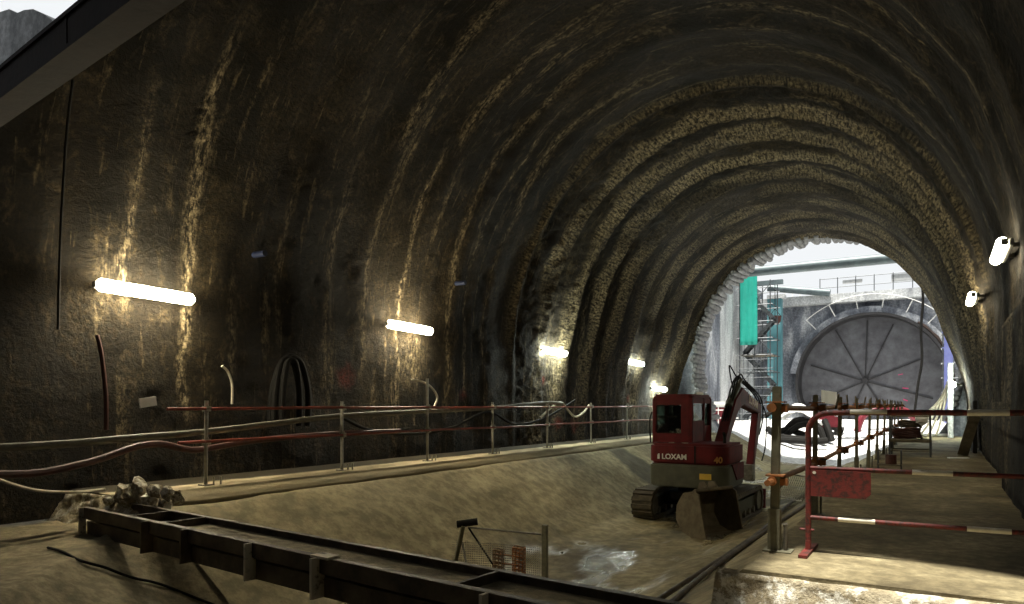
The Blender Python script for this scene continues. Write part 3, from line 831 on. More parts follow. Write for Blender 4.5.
    MB().box((-0.06, -0.84, 1.648), (0.12, 0.08, 0.02)).build('hood_latch', M_STEEL, hood)
    MB().box((0.2, -1.005, 1.42), (0.03, 0.012, 0.36)).build('panel_seam', M_DARK, hood)
    text_mesh('LOXAM', 0.155, M_PRINT, 'lettering', hood, (-0.24, -1.008, 1.36), (PI / 2, 0, 0), 0.004, 0.004, 1.0)
    MB().prism([(-0.60, 1.31), (-0.555, 1.31), (-0.555, 1.42), (-0.585, 1.42), (-0.60, 1.39)], 'y', -1.014, -1.0).build('emblem', M_PRINT, hood)
    text_mesh('40', 0.17, M_GOLD, 'number', hood, (0.67, -0.978, 1.32), (PI / 2, 0, 0.52), 0.004, 0.006)
    MB().box((0.42, -1.024, 0.98), (0.24, 0.012, 0.12)).build('sticker', M_YELLOW, cw)
    # --- cab
    x0, x1, y0, y1, z0, z1 = -0.87, -0.06, -0.42, 0.98, 1.58, 2.60
    cab = empty('cab'); cab.parent = EX
    for (a, b) in ((x0, y0), (x1, y0), (x0, y1), (x1, y1), (x1, 0.45), (x0, 0.35)):
        MB().box((a, b, (z0 + z1) / 2), (0.085, 0.085, z1 - z0)).build('pillar', M_RED, cab, bevel=0.015)
    rf = rounded_rect(x0 - 0.05, x1 + 0.05, y0 - 0.05, y1 + 0.05, 0.12)
    MB().prism(rf, 'z', z1 - 0.04, z1 + 0.08).build('roof', M_RED, cab, True, 0.04)
    MB().box(((x0 + x1) / 2, y0, z0 + 0.12), (x1 - x0, 0.07, 0.26)).build('rear_panel', M_RED, cab)
    MB().box(((x0 + x1) / 2, y0, z1 - 0.08), (x1 - x0, 0.07, 0.14)).build('rear_header', M_RED, cab)
    MB().box((x1 - 0.12, y0 - 0.004, (z0 + z1) / 2 + 0.02), (0.17, 0.082, z1 - z0 - 0.02)).build('corner_panel', M_RED, cab)
    MB().box((x1, (y0 + 0.45) / 2, z0 + 0.26), (0.06, 0.45 - y0, 0.52)).build('side_panel', M_RED, cab)
    MB().box((x1, (0.45 + y1) / 2, z0 + 0.2), (0.06, y1 - 0.45, 0.4)).build('side_panel', M_RED, cab)
    MB().box((x0, (y0 + y1) / 2, z0 + 0.22), (0.06, y1 - y0, 0.44)).build('door', M_RED, cab)
    MB().box((x1, (y0 + y1) / 2, z1 - 0.07), (0.06, y1 - y0, 0.1)).build('side_header', M_RED, cab)
    arch = []
    for k in range(9):
        a = PI * k / 8; arch.append((0.02 + 0.34 * math.cos(a), 2.34 + 0.16 * math.sin(a)))
    MB().box(((x0 + x1) / 2 - 0.06, y0 - 0.01, 2.13), (0.62, 0.012, 0.62)).build('window', M_GLASS, cab)
    MB().box((x1 + 0.01, 0.015, 2.3), (0.012, 0.78, 0.46)).build('window', M_GLASS, cab)
    MB().box((x1 + 0.01, 0.715, 2.25), (0.012, 0.45, 0.54)).build('window', M_GLASS, cab)
    MB().box(((x0 + x1) / 2, y1 - 0.01, 2.1), (0.72, 0.012, 0.9)).build('windscreen', M_GLASS, cab)
    MB().box((x0 - 0.005, 0.28, 2.25), (0.012, 1.3, 0.55)).build('window', M_GLASS, cab)
    st = MB(); st.box((-0.46, 0.2, 1.72), (0.46, 0.46, 0.14)); st.box((-0.46, -0.03, 2.0), (0.44, 0.12, 0.55)); st.box((-0.46, -0.04, 2.36), (0.26, 0.09, 0.16))
    st.build('seat', M_DARK, cab, bevel=0.03)
    MB().tube(spline([(x0 - 0.09, y0 - 0.03, 1.62), (x0 - 0.1, y0 - 0.04, 2.1), (x0 - 0.05, y0 - 0.03, 2.3)], 4), 0.014, 6).build('grab_handle', M_DARK, cab)
    wl = MB(); wl.box((-0.25, y1 - 0.1, z1 + 0.11), (0.14, 0.08, 0.07)); wl.build('work_light', M_WHITE, cab)
    # --- boom, in the plane x = bx
    bx = 0.18
    def yz(px, py): p = at_x(px, py, -4.5 + bx); return (p.y - 15.25, p.z + 1.345)
    foot = (1.05, 1.52)
    spine = [(1.0, 1.50), (2.1, 2.42), yz(738.5, 396), yz(757, 410)]
    def outline(sp, wd):
        lo, hi = [], []
        for i, p in enumerate(sp):
            a = Vector(sp[max(i - 1, 0)]); b = Vector(sp[min(i + 1, len(sp) - 1)]); d = (b - a).normalized(); nrm = Vector((-d.y, d.x))
            hi.append(tuple(Vector(p) + nrm * wd[i])); lo.append(tuple(Vector(p) - nrm * wd[i]))
        return lo + hi[::-1]
    bw = 0.12
    boom = MB().prism(outline(spine, [0.11, 0.19, 0.22, 0.11]), 'x', bx - bw, bx + bw).build('boom', M_RED, EX, bevel=0.02)
    yA = spine[2]; yB = spine[3]
    dv = Vector((0, yB[0] - yA[0], yB[1] - yA[1])); ang = math.atan2(dv.z, dv.y)
    mid = ((yA[0] + yB[0]) / 2, (yA[1] + yB[1]) / 2)
    t = text_mesh('LOXAM', 0.30, M_GOLD, 'lettering', boom, (bx + bw + 0.008, mid[0] + 0.05, mid[1] + 0.02), (0, 0, 0), 0.003, 0.006)
    t.rotation_euler = Matrix(((0, 0, 1), (math.cos(ang), -math.sin(ang), 0), (math.sin(ang), math.cos(ang), 0))).to_euler()
    bf = MB(); bf.box((bx, 1.05, 1.3), (0.5, 0.3, 0.5)); bf.tube([(bx, 1.25, 0.9), (bx, 1.25, 1.6)], 0.13, 12); bf.build('swing_bracket', M_DARK, EX, bevel=0.02)
    sp2 = [yz(757, 404), yz(755.5, 420), yz(749.5, 472)]
    stick = MB().prism(outline(sp2, [0.13, 0.17, 0.10]), 'x', bx - 0.09, bx + 0.09).build('stick', M_RED, EX, bevel=0.015)
    # cylinders
    def ram(a, b, r, nm, frac=0.55):
        A, B = Vector((bx, *a)), Vector((bx, *b)); m = A.lerp(B, frac)
        o = MB().tube([A, m], r, 12).build(nm, M_OLIVE, EX, True)
        MB().tube([m, B], r * 0.55, 10).build('piston_rod', M_STEEL, o, True)
        return o
    ram((1.3, 1.2), (2.05, 2.3), 0.075, 'boom_cylinder')
    ram((1.75, 2.42), (spine[2][0] + 0.25, spine[2][1] + 0.42), 0.085, 'stick_cylinder', 0.75)
    ram((sp2[0][0] + 0.3, sp2[0][1] - 0.35), (sp2[2][0] + 0.28, sp2[2][1] + 0.1), 0.065, 'bucket_cylinder')
    q = yz(749, 470)
    qh = MB(); qh.box((bx, q[0], q[1]), (0.24, 0.34, 0.3)); qh.box((bx, q[0] - 0.12, q[1] - 0.16), (0.3, 0.2, 0.16)); qh.box((bx, q[0] + 0.1, q[1] - 0.2), (0.26, 0.1, 0.2))
    qh.build('quick_hitch', M_STEEL, EX, bevel=0.02)
    # hoses
    for k, o in enumerate((-0.06, 0.0, 0.06)):
        pts = [(bx + o, 1.2, 1.75), (bx + o, 1.9, 2.55), (bx + o, yA[0] - 0.15, yA[1] + 0.42 + 0.05 * k), (bx + o, yA[0] + 0.5, yA[1] + 0.38), (bx + o, yB[0] + 0.2, yB[1] + 0.32), (bx + o, yB[0] + 0.42, yB[1] - 0.25), (bx + o, sp2[1][0] + 0.2, sp2[1][1] - 0.4)]
        MB().tube(spline(pts, 6), 0.022, 6).build('hydraulic_hose', M_DARK, EX, True)
    MB().tube(spline([(bx - 0.12, yA[0] - 0.1, yA[1] + 0.2), (bx - 0.14, yA[0] - 0.35, yA[1] + 0.75), (bx - 0.1, yA[0] + 0.2, yA[1] + 0.5), (bx - 0.1, yA[0] + 0.9, yA[1] + 0.4)], 6), 0.018, 6).build('hydraulic_hose', M_DARK, EX, True)
    MB().tube(spline([(bx + 0.1, yB[0] + 0.1, yB[1] + 0.2), (bx + 0.1, yB[0] + 0.7, yB[1] - 0.2), (bx + 0.1, yB[0] + 0.6, yB[1] - 1.0), (bx + 0.1, yB[0] + 0.15, yB[1] - 1.4)], 6), 0.018, 6).build('hydraulic_hose', M_DARK, EX, True)
    MB().tube([(0.62, -0.3, 1.6), (0.62, -0.3, 1.78), (0.62, -0.36, 1.86)], 0.035, 8).build('exhaust', M_DARK, EX)
    return EX
build_excavator()

# ================================================================== LOOSE BUCKET
def build_bucket():
    B = empty('digging_bucket', (-3.62, 12.55, -1.33), -0.42)
    tag(B, 'dusty toothed digging bucket lying before the excavator track', 'bucket')
    # outline in (x,z): opening to +x, cutting edge low, hinge top
    prof = [(0.05, 0.02), (-0.28, 0.0), (-0.52, 0.08), (-0.66, 0.30), (-0.64, 0.56), (-0.48, 0.80), (-0.22, 0.86)]
    W = 1.05
    mb = MB(); vs = []; fs = []; n = len(prof)
    inner = [(a + (0.03 if i > 1 else 0), b + 0.03) for i, (a, b) in enumerate(prof)]
    for y in (0, W):
        for ring in (prof, inner): vs += [(a, y, b) for a, b in ring]
    for k in range(n - 1):
        fs += [(k, k + 1, 2 * n + k + 1, 2 * n + k), (n + k, 3 * n + k, 3 * n + k + 1, n + k + 1)]
    fs += [(0, 2 * n, 3 * n, n), (n - 1, 2 * n - 1, 4 * n - 1, 3 * n - 1)]
    mb.add(vs, fs); mb.build('shell', M_BUCKET, B)
    side = prof + [(-0.12, 0.80), (-0.05, 0.45)]
    for y in (-0.015, W - 0.015):
        MB().prism(side, 'y', y, y + 0.03).build('side_plate', M_BUCKET, B)
    MB().box((0.06, W / 2, 0.025), (0.14, W, 0.03)).build('cutting_edge', M_STEEL, B)
    for k in range(5):
        y = 0.08 + k * (W - 0.16) / 4
        MB().prism([(0.05, 0.0), (0.24, 0.012), (0.05, 0.07)], 'y', y - 0.045, y + 0.045).build('tooth', M_STEEL, B)
    for y in (0.38, 0.64):
        MB().prism([(-0.5, 0.72), (-0.2, 0.86), (-0.3, 1.0), (-0.42, 0.98)], 'y', y - 0.02, y + 0.02).build('hinge_plate', M_BUCKET, B)
    MB().tube([(-0.22, 0.0, 0.86), (-0.22, W, 0.86)], 0.035, 8).build('top_bar', M_BUCKET, B, True)
build_bucket()

# ================================================================== LEFT GUARDRAIL
def left_guardrail():
    G = empty('guardrail', (-8.58, 5.99, 0))
    tag(G, 'galvanised post guardrail with two red tubes along the narrow walkway', 'guardrail')
    ox, oy = -8.58, 5.99
    ys = [5.99, 8.55, 10.85, 13.2, 15.75, 18.4, 21.1, 23.8, 26.4]
    post = clamp = None
    for i, y in enumerate(ys):
        h = 1.62 if i == 2 else 1.16
        if i == 2 or post is None:
            mb = MB(); mb.tube([(0, 0, 0.0), (0, 0, h)], 0.026, 8)
            p = mb.build('post', M_GALV, G, True)
            if i == 0: post = p
            MB().box((0, 0, 0.008), (0.14, 0.14, 0.016)).build('base_plate', M_GALV, p)
            MB().tube([(0.05, 0.09, 0.0), (0.05, 0.09, 0.11)], 0.014, 6).build('anchor_pin', M_GALV, p)
            MB().tube([(0.05, 0.2, 0.0), (0.05, 0.2, 0.11)], 0.014, 6).build('anchor_pin', M_GALV, p)
        else: p = copy_tree(post, G)
        p.location = (0, y - oy, 0); p.rotation_euler = (random.uniform(-.015, .015), random.uniform(-.015, .015), 0)
        for z in (1.05, 0.6):
            if clamp is None:
                mb = MB(); mb.box((0.02, 0, 0), (0.1, 0.07, 0.07)); mb.tube([(0.05, 0.0, -0.05), (0.05, 0, 0.06)], 0.012, 6)
                clamp = c = mb.build('clamp', M_GALV, G)
            else: c = child_copy(clamp, G)
            c.location = (0, y - oy, z)
    for z, y0 in ((1.05, 5.4), (0.6, 5.55)):
        cuts = [y0, 10.9, 16.6, 22.4, 28.3]
        for a, b in zip(cuts[:-1], cuts[1:]):
            w = [(0.055 + random.uniform(-.008, .008), q - oy, z + random.uniform(-.012, .012)) for q in np.linspace(a, b + 0.15, 5)]
            MB().tube(w, 0.021, 8).build('rail', M_REDRAIL, G, True)
left_guardrail()

def at_wall(px, py, off):
    x = -9.6
    for _ in range(40):
        p = at_x(px, py, x)
        q = min(max((p.z - ZS) / BZ, 0.0), 0.98)
        x = 0.6 * x + 0.4 * (XC - AX * math.sqrt(1 - q * q) + off)
    return at_x(px, py, x)
def hose(name, pts, r, mat, label, cat='hose', n=8, group=None):
    o = MB().tube(spline(pts, n), r, 8).build(name, mat, None, True)
    return tag(o, label, cat, group)
xs_ = -8.70
hose('grey_pipe', [at_x(px, py, -8.68) for px, py in ((-30, 449), (60, 444), (130, 438), (203, 432), (270, 424), (340, 416), (420, 411.5), (490, 408), (545, 403), (562, 404))], 0.045, M_PIPEG,
     'long pale grey pipe strung along the guardrail posts', 'pipe')
hose('looped_cable', [at_x(px, py, -8.72) for px, py in ((540, 418), (552, 407), (561, 402.5), (568, 410), (575, 416.5), (583, 413), (589, 405))], 0.028, M_HOSEW, 'thin pale cable looping over the rail at the pipe end', 'cable')
hose('red_hose', [at_x(px, py, -8.78) for px, py in ((-30, 474), (25, 474), (60, 469), (100, 459), (135, 447), (160, 444), (185, 449), (203, 449), (260, 440), (330, 434), (400, 431))], 0.045, M_HOSER,
     'dark red hose sagging along the wall below the grey pipe', 'hose')
hose('black_hose', [at_x(px, py, -8.8) for px, py in ((340, 416), (370, 430), (410, 434), (450, 428), (488, 412), (515, 424), (545, 418), (575, 400))], 0.03, M_DARK, 'black hose sagging in loops behind the guardrail', 'hose')
hose('pale_cable', [at_x(px, py, -9.2) for px, py in ((-25, 472), (0, 480), (35, 490), (75, 492), (105, 489))], 0.018, M_HOSEW, 'thin pale cable sagging beside the broken walkway end', 'cable')
hose('curved_conduit', [at_x(px, py, -8.75) for px, py in ((410, 380), (420, 381), (430, 386), (437, 396), (435, 405), (430, 412))], 0.022, M_HOSEW, 'short pale conduit curving over the tall railing post', 'conduit')
for k, (dx, w) in enumerate(((0, 1.0), (3, 0.8), (-3, 0.65), (1, 0.45))):
    pts = [(290 + dx - 20 * w, 424), (290 + dx - 18 * w, 392), (290 + dx - 10 * w, 365), (291 + dx, 356 + 8 * (1 - w)), (290 + dx + 12 * w, 366), (290 + dx + 19 * w, 395), (290 + dx + 18 * w, 426)]
    hose('black_hose_loop', [at_x(a, b, -9.42 + 0.11 * k) for a, b in pts], 0.05, M_DARK, ('outermost', 'second outermost', 'second innermost', 'innermost')[k] + ' fat black hose of the arch hung on the wall', 'hose', 6, 'black hoses hung in an arch')
hose('wall_conduit', [at_x(px, py, -9.45) for px, py in ((97, 335), (101, 352), (104, 375), (106, 400), (106, 430))], 0.03, M_HOSER, 'rusty conduit hanging down the wall below the first lamp', 'conduit')
hose('wall_hook', [at_x(px, py, -9.45) for px, py in ((222, 366), (228, 372), (232, 385), (232, 404))], 0.02, M_HOSEW, 'small hooked conduit on the wall beside the first post', 'conduit')
hose('hanging_cable', [at_wall(px, py, 0.13) for px, py in ((73, 80), (67, 130), (63, 190), (60, 250), (58, 330))], 0.018, M_DARK, 'thin black cable hanging straight down the wall', 'cable')
p = at_x(148, 402, -9.42)
s_ = MB(); s_.box((0, 0, 0), (0.02, 0.24, 0.13)); so = s_.build('wall_notice', M_WHITE); so.location = p; so.rotation_euler = (0.15, 0, 0)
tag(so, 'small blank white notice on the dark wall below the first lamp', 'notice')
for (px, py) in ((260, 254), (461, 283), (541, 132)):
    p = at_x(px, py, -9.3 if py > 250 else -9.0)
    o = MB().tube([(-0.15, 0, 0), (0.12, 0, 0)], 0.05, 10).build('pipe_stub', simple('dark_blue_plastic', (0.02, 0.03, 0.07), (0.01, 0.015, 0.04), 0.5), None, True)
    if py < 250:
        o.location = at_y(px, py, 13.8) ; bpy.data.objects.remove(o); continue
    o.location = p
    tag(o, 'short dark blue drain stub in the wall ' + ('between the first two lamps' if px < 400 else 'between the second and third lamps'), 'drain pipe', 'drain stubs in the tunnel wall')

# ================================================================== CROSS FRAME OVER THE INVERT
def cross_frame():
    A = at_z(84, 507, -0.05); B = at_z(512, 597, -0.05); d = (B - A).normalized()
    C = at_z(270, 530, -0.05); D = at_z(600, 592, -0.05)
    # one straight frame, two parallel channels
    d = Vector((d.x, d.y, 0)).normalized(); nrm = Vector((-d.y, d.x, 0))
    F = empty('steel_cross_frame', A); tag(F, 'long blackened steel ladder frame laid across the invert', 'steel frame')
    L = 7.15; sep = 0.5
    def P(s, o, z): return d * s + nrm * o + Vector((0, 0, z))
    def channel(o, face):
        mb = MB()
        mb.bar(P(0, o, -0.06), P(L, o, -0.06), 0.035, 0.12)
        mb.bar(P(0, o + face * 0.02, -0.005), P(L, o + face * 0.02, -0.005), 0.05, 0.012)
        mb.bar(P(0, o + face * 0.06, -0.125), P(L, o + face * 0.06, -0.125), 0.12, 0.014)
        return mb.build('channel', M_BEAM, F)
    channel(0, 1); channel(sep, -1)
    MB().bar(P(0.02, 0.05, -0.235), P(L, 0.05, -0.235), 0.05, 0.15).build('lower_beam', M_BEAM, F)
    MB().bar(P(1.8, sep / 2, -0.075), P(L - 0.02, sep / 2, -0.075), sep - 0.03, 0.02).build('deck_plate', M_NEAR, F)
    for s in (1.05, 1.75, 5.6):
        MB().bar(P(s, 0.0, -0.05), P(s, sep, -0.05), 0.03, 0.1).build('crosspiece', M_BEAM, F)
    for s, w in ((0.03, 0.07), (1.55, 0.12), (2.3, 0.1), (3.35, 0.1), (4.25, 0.12), (5.9, 0.1)):
        MB().bar(P(s, -0.03, 0.0), P(s, -0.03, -0.31), w, 0.025, d).build('stiffener', M_SPLASH if s > 3 or s < 0.1 else M_BEAM, F)
    for s in (4.28,):
        MB().box(P(s, 0.02, 0.005), (0.2, 0.12, 0.02), (0, 0, math.atan2(d.y, d.x))).build('top_plate', M_SPLASH, F)
    return F
cross_frame()

# ================================================================== MESH GATE IN THE INVERT
def mesh_gate():
    base = at_z(545, 585, -1.33); G = empty('mesh_barrier', base)
    tag(G, 'low wire mesh barrier with two leaning posts standing in the invert', 'barrier')
    a = at_depth(452, 566, 9.9) ; a.z = -1.3
    lo = Vector((a.x - base.x, a.y - base.y, 0)); u = lo.normalized(); L = lo.length
    MB().box((0, 0, 0.40), (0.07, 0.06, 0.82)).build('post', M_POST, G)
    q = MB(); q.bar(lo, lo + Vector((0.12, 0.1, 0.72)), 0.16, 0.05); q.build('post', M_POST, G)
    t = MB(); t.tube([lo + Vector((0.05, 0.05, 0.74)), lo + Vector((0.3, 0.2, 0.78))], 0.05, 10); t.build('cap', M_DARK, G)
    MB().tube([lo + Vector((0.2, 0.12, 0.7)), u * 0.05 + Vector((0, 0, 0.68))], 0.014, 6).build('top_wire', M_STEEL, G)
    MB().tube([lo + Vector((0.2, 0.12, 0.7)), lo - u * 0.62 + Vector((0, 0, 0.22))], 0.013, 6).build('brace', M_DARK, G)
    MB().tube([lo + Vector((0.1, 0.1, 0.5)), lo - u * 0.35 + Vector((0.05, -0.2, 0.02))], 0.016, 6).build('brace', M_GALV, G)
    mb = MB()
    nx, nz = 46, 16
    for i in range(nx):
        p = u * (0.08 + (L - 0.15) * i / (nx - 1)); mb.tube([p + Vector((0, 0, 0.02)), p + Vector((0, 0, 0.5 + 0.03 * math.sin(i)))], 0.0035, 3, False)
    for j in range(nz):
        z = 0.03 + 0.46 * j / (nz - 1); mb.tube([u * 0.08 + Vector((0, 0, z)), u * (L * 0.5) + Vector((0, 0, z + 0.02)), u * L + Vector((0, 0, z))], 0.0035, 3, False)
    m = mb.build('wire_mesh', M_GALV, G); m['kind'] = 'stuff'
    R = empty('netting_roll', base + u * 0.35 + Vector((0.0, 0.05, 0)))
    tag(R, 'rolled rusty orange netting propped inside the wire mesh barrier', 'netting')
    for k, (s, r, h) in enumerate(((0.05, 0.09, 0.45), (0.35, 0.08, 0.4))):
        mb = MB()
        for j in range(9):
            z = 0.02 + h * j / 8
            mb.tube([u * s + Vector((r * math.cos(b), r * math.sin(b), z + 0.01 * math.sin(3 * b))) for b in np.linspace(0, 2 * PI, 13)], 0.009, 4, False)
        for j in range(10):
            b = 2 * PI * j / 10
            mb.tube([u * s + Vector((r * math.cos(b), r * math.sin(b), 0.0)), u * s + Vector((r * math.cos(b + .4), r * math.sin(b + .4), h + 0.02))], 0.009, 4, False)
        mb.build('roll', M_ORANGE if k == 0 else simple('faded_netting', (0.3, 0.22, 0.13), (0.2, 0.1, 0.05)), R)
    for z in (0.1, 0.22, 0.34):
        MB().tube([u * 0.02 + Vector((0, 0, z)), u * 0.4 + Vector((0, 0, z + 0.02))], 0.016, 5).build('strap', M_ORANGE, R)
mesh_gate()

# ================================================================== RUBBLE
def rock(seed, s):
    rnd = random.Random(seed); bm = bmesh.new()
    bmesh.ops.create_icosphere(bm, subdivisions=2, radius=1.0)
    for v in bm.verts:
        k = 0.75 + 0.25 * math.sin(v.co.x * 4 + seed) * math.cos(v.co.y * 5 + seed * 2) + rnd.uniform(-0.12, 0.12)
        v.co = Vector((v.co.x * s[0], v.co.y * s[1], v.co.z * s[2])) * k
    me = bpy.data.meshes.new('concrete_lump'); bm.to_mesh(me); bm.free(); me.materials.append(M_RUBBLE)
    return me
rock_meshes = [rock(k, (0.13 + 0.05 * (k % 3), 0.12, 0.085 + 0.02 * (k % 2))) for k in range(4)]
for k, (px, py, z, s) in enumerate(((112, 500, -0.12, 1.0), (124, 494, -0.03, 1.1), (140, 491, 0.0, 1.1), (155, 491, 0.01, 1.0), (168, 494, -0.03, 0.9), (178, 498, -0.1, 0.8), (130, 503, -0.2, 1.2), (150, 502, -0.17, 1.2), (165, 505, -0.22, 1.0), (112, 508, -0.26, 0.9))):
    o = bpy.data.objects.new('concrete_lump', rock_meshes[k % 4]); COL.objects.link(o)
    o.location = at_y(px, py, 4.72 + 0.02 * (k % 3)); o.scale = (s, s, s); o.rotation_euler = (k, k * 2, k * 3)
    tag(o, 'pale lump of broken concrete heaped at the narrow walkway end', 'rubble', 'concrete lumps at the broken walkway end')
for k in range(11):
    o = bpy.data.objects.new('concrete_lump', rock_meshes[k % 4]); COL.objects.link(o)
    x = -1.25 + k * 0.19 + random.uniform(-.06, .06)
    s = random.uniform(0.45, 0.72)
    o.location = (x, 4.50 + random.uniform(-.1, .06), -0.50 + random.uniform(0, .1)); o.scale = (s, s, s); o.rotation_euler = (k, k * 2, k * 3)
    tag(o, 'pale lump of broken concrete below the front of the wide walkway', 'rubble', 'concrete lumps below the wide walkway')
o = MB().box((0, 0, 0), (0.085, 0.13, 0.075), (0.1, 0.15, 0.5)).build('timber_block', M_WOOD, None, bevel=0.006)
o.location = at_z(667, 588, -0.3); o.location.z = near_z(o.location.x, o.location.y) + 0.04
tag(o, 'small pale timber block on the slope near the steel frame end', 'timber block')
def on_near(px, py):
    z = -0.5
    for _ in range(30):
        p = at_z(px, py, z); z = 0.5 * z + 0.5 * near_z(p.x, p.y)
    return Vector((p.x, p.y, z + 0.015))
o = hose('ground_cable', [on_near(px, py) for px, py in ((48, 549), (62, 553), (80, 560), (105, 569), (130, 577), (160, 586), (190, 597), (215, 606))], 0.014, M_DARK, 'thin black cable lying across the muddy slope', 'cable', 10)
for k, (x0, lab) in enumerate(((-2.05, 'dark hose lying along the invert slope beside the wide walkway'), (-2.45, 'second dark hose lying lower on the invert slope'))):
    pts = []
    for j in range(14):
        y = 4.9 + j * 1.15; x = x0 + 0.16 * math.sin(y * 0.55 + k * 2) - 0.02 * j
        pts.append((x, y, float(trough_z(np.array(x))) + 0.03))
    hose('slope_hose', pts, 0.03, M_BEAM, lab, 'hose', 5)

# ================================================================== RED AND WHITE BARRIER
def barrier():
    O = Vector((-0.84, 5.62, 0)); B = empty('tube_barrier', O)
    tag(B, 'red and white tubular swing barrier standing across the wide walkway', 'barrier')
    X1 = 1.52; r = 0.021
    arc = [(0, 0, 0.02), (0, 0, 0.9)]
    for k in range(1, 9):
        a = PI / 2 * k / 8; arc.append((0.14 - 0.14 * math.cos(a), 0, 0.9 + 0.14 * math.sin(a)))
    arc += [(0.3, 0, 1.045), (X1, 0.05, 1.05)]
    fr = MB().tube(arc, r, 10).build('frame_tube', M_BARRED, B, True)
    def xat(px, z):  # where along the barrier a picture column falls
        p = at_y(px, 405, O.y); return p.x - O.x
    for z, bands in ((1.048, ((850, 887), (967, 1010))), (0.63, ((912, 953),)), (0.262, ((838, 875), (967, 1012)))):
        if z < 1:
            rl = MB().tube([(0, 0, z), (X1, 0.05, z)], 0.017, 10).build('rail', M_BARRED, B, True)
        else: rl = fr
        for a, b in bands:
            x0, x1 = xat(a, z), xat(b, z)
            yy = lambda x: 0.05 * max(0, (x - (0.3 if z > 1 else 0))) / (X1 - (0.3 if z > 1 else 0))
            MB().tube([(x0, yy(x0), z + (0.0 if z < 1 else -0.001)), (x1, yy(x1), z + (0.0 if z < 1 else 0.001))], (0.0225 if z > 1 else 0.0185), 10).build('white_band', M_BARWHITE, rl, True)
    MB().prism([(0.02, 0.62), (0.42, 0.62), (0.42, 0.46), (0.385, 0.425), (0.02, 0.425)], 'y', -0.028, -0.018).build('sign_plate', M_BARRED, B)
    MB().tube([(0.045, -0.03, 0.6), (0.045, -0.017, 0.6)], 0.012, 8).build('rivet', M_BARWHITE, B)
    ft = MB(); ft.bar((0, -0.26, 0.012), (0, 0.28, 0.012), 0.06, 0.022); ft.box((0, 0, 0.05), (0.035, 0.05, 0.08)); ft.build('foot', M_BARRED, B)
    MB().tube([(-0.06, 0, 0.17), (0.04, 0, 0.17)], 0.009, 6).build('locking_pin', M_BARRED, B)
    MB().tube([(X1 - 0.02, 0.05, 0.0), (X1 - 0.02, 0.05, 1.05)], r, 10).build('end_post', M_BARRED, B, True)
    ft = MB(); ft.bar((X1 - 0.02, -0.21, 0.012), (X1 - 0.02, 0.33, 0.012), 0.06, 0.022); ft.build('foot', M_BARRED, B)
barrier()

# ================================================================== RIGHT GUARDRAIL
def right_guardrail():
    ox, oy = -1.07, 5.55
    G = empty('timber_guardrail', (ox, oy, 0))
    tag(G, 'grey post guardrail with rusty orange clamps and tubes beside the wide walkway', 'guardrail')
    ys = [5.55 + 2.05 * k for k in range(11)]
    post = None; cl = None
    for i, y in enumerate(ys):
        if post is None:
            mb = MB(); mb.box((0, 0, 0.62), (0.062, 0.05, 1.24)); post = p = mb.build('post', M_POST, G, bevel=0.006)
            q = MB(); q.box((0, 0, 0.16), (0.085, 0.075, 0.32)); q.build('socket', M_POST, p)
            q = MB(); q.box((0.03, 0, 0.006), (0.2, 0.16, 0.012)); q.build('base_plate', M_POST, p)
            q = MB(); q.tube([(0.08, 0.0, 0), (0.08, 0.0, 0.2)], 0.014, 8); q.tube([(0.06, 0, 0.2), (0.09, 0, 0.21)], 0.014, 6); q.build('socket_pin', M_STEEL, p)
        else: p = copy_tree(post, G)
        p.location = (random.uniform(-.015, .015) if i else 0, y - oy, 0)
        if i: p.scale = (0.72, 0.8, 0.97)
        p.rotation_euler = (random.uniform(-.02, .02), 0.012 + random.uniform(-.02, .02), 0)
        for z in (1.08, 0.53):
            if cl is None:
                mb = MB(); mb.tube([(-0.02, -0.075, 0), (-0.02, 0.09, 0.0)], 0.036, 10); mb.box((0.0, 0, 0.042), (0.13, 0.14, 0.012)); mb.box((0.03, 0.02, -0.01), (0.1, 0.05, 0.05))
                cl = c = mb.build('clamp', M_ORANGE, G)
                g = MB(); g.prism([(0.02, 0.03), (0.02, -0.06), (0.04, -0.045), (0.085, 0.02), (0.085, 0.03)], 'y', 0.03, 0.045); g.build('gusset', M_POST, c)
            else: c = copy_tree(cl, G)
            c.location = (0.015, y - oy, z)
    for z, y0 in ((1.08, 5.6), (0.53, 5.33)):
        cuts = [y0, 9.9, 14.1, 18.2, 22.4, 26.4]
        for a, b in zip(cuts[:-1], cuts[1:]):
            MB().tube([(-0.005, a - oy, z), (0.0, (a + b) / 2 - oy, z - 0.02), (0.0, b + 0.1 - oy, z)], 0.024, 8).build('rail', M_ORANGE, G, True)
    # bolts and stub pins on the top rail
    pin = None
    for k in range(15):
        y = 8.9 + k * 1.15
        if pin is None: pin = b = MB().tube([(0, 0, -0.05), (0, 0, 0.13)], 0.012, 6).build('stub_pin', M_PLANK, G)
        else: b = child_copy(pin, G)
        b.location = (0.045, y - oy, 1.1); b.rotation_euler = (random.uniform(-.2, .2), random.uniform(-.2, .2), 0)
right_guardrail()
p = at_x(829, 397, -1.12)
o = MB().add([(-0.085 + 0.017 * i, 0.005 * math.sin(i), z - 0.01 * i / 10 * 3) for z in (-0.065, 0.085) for i in range(11)], [(i, i + 1, i + 12, i + 11) for i in range(10)]).build('white_sheet', M_PAPER); o.location = p
o.rotation_euler = (0, 0, 0.35)
o.location.y = 10.4; o.location = at_x(829, 397, -1.115)
tag(o, 'small tilted blank white sheet fixed to the orange guardrail tube', 'sheet')
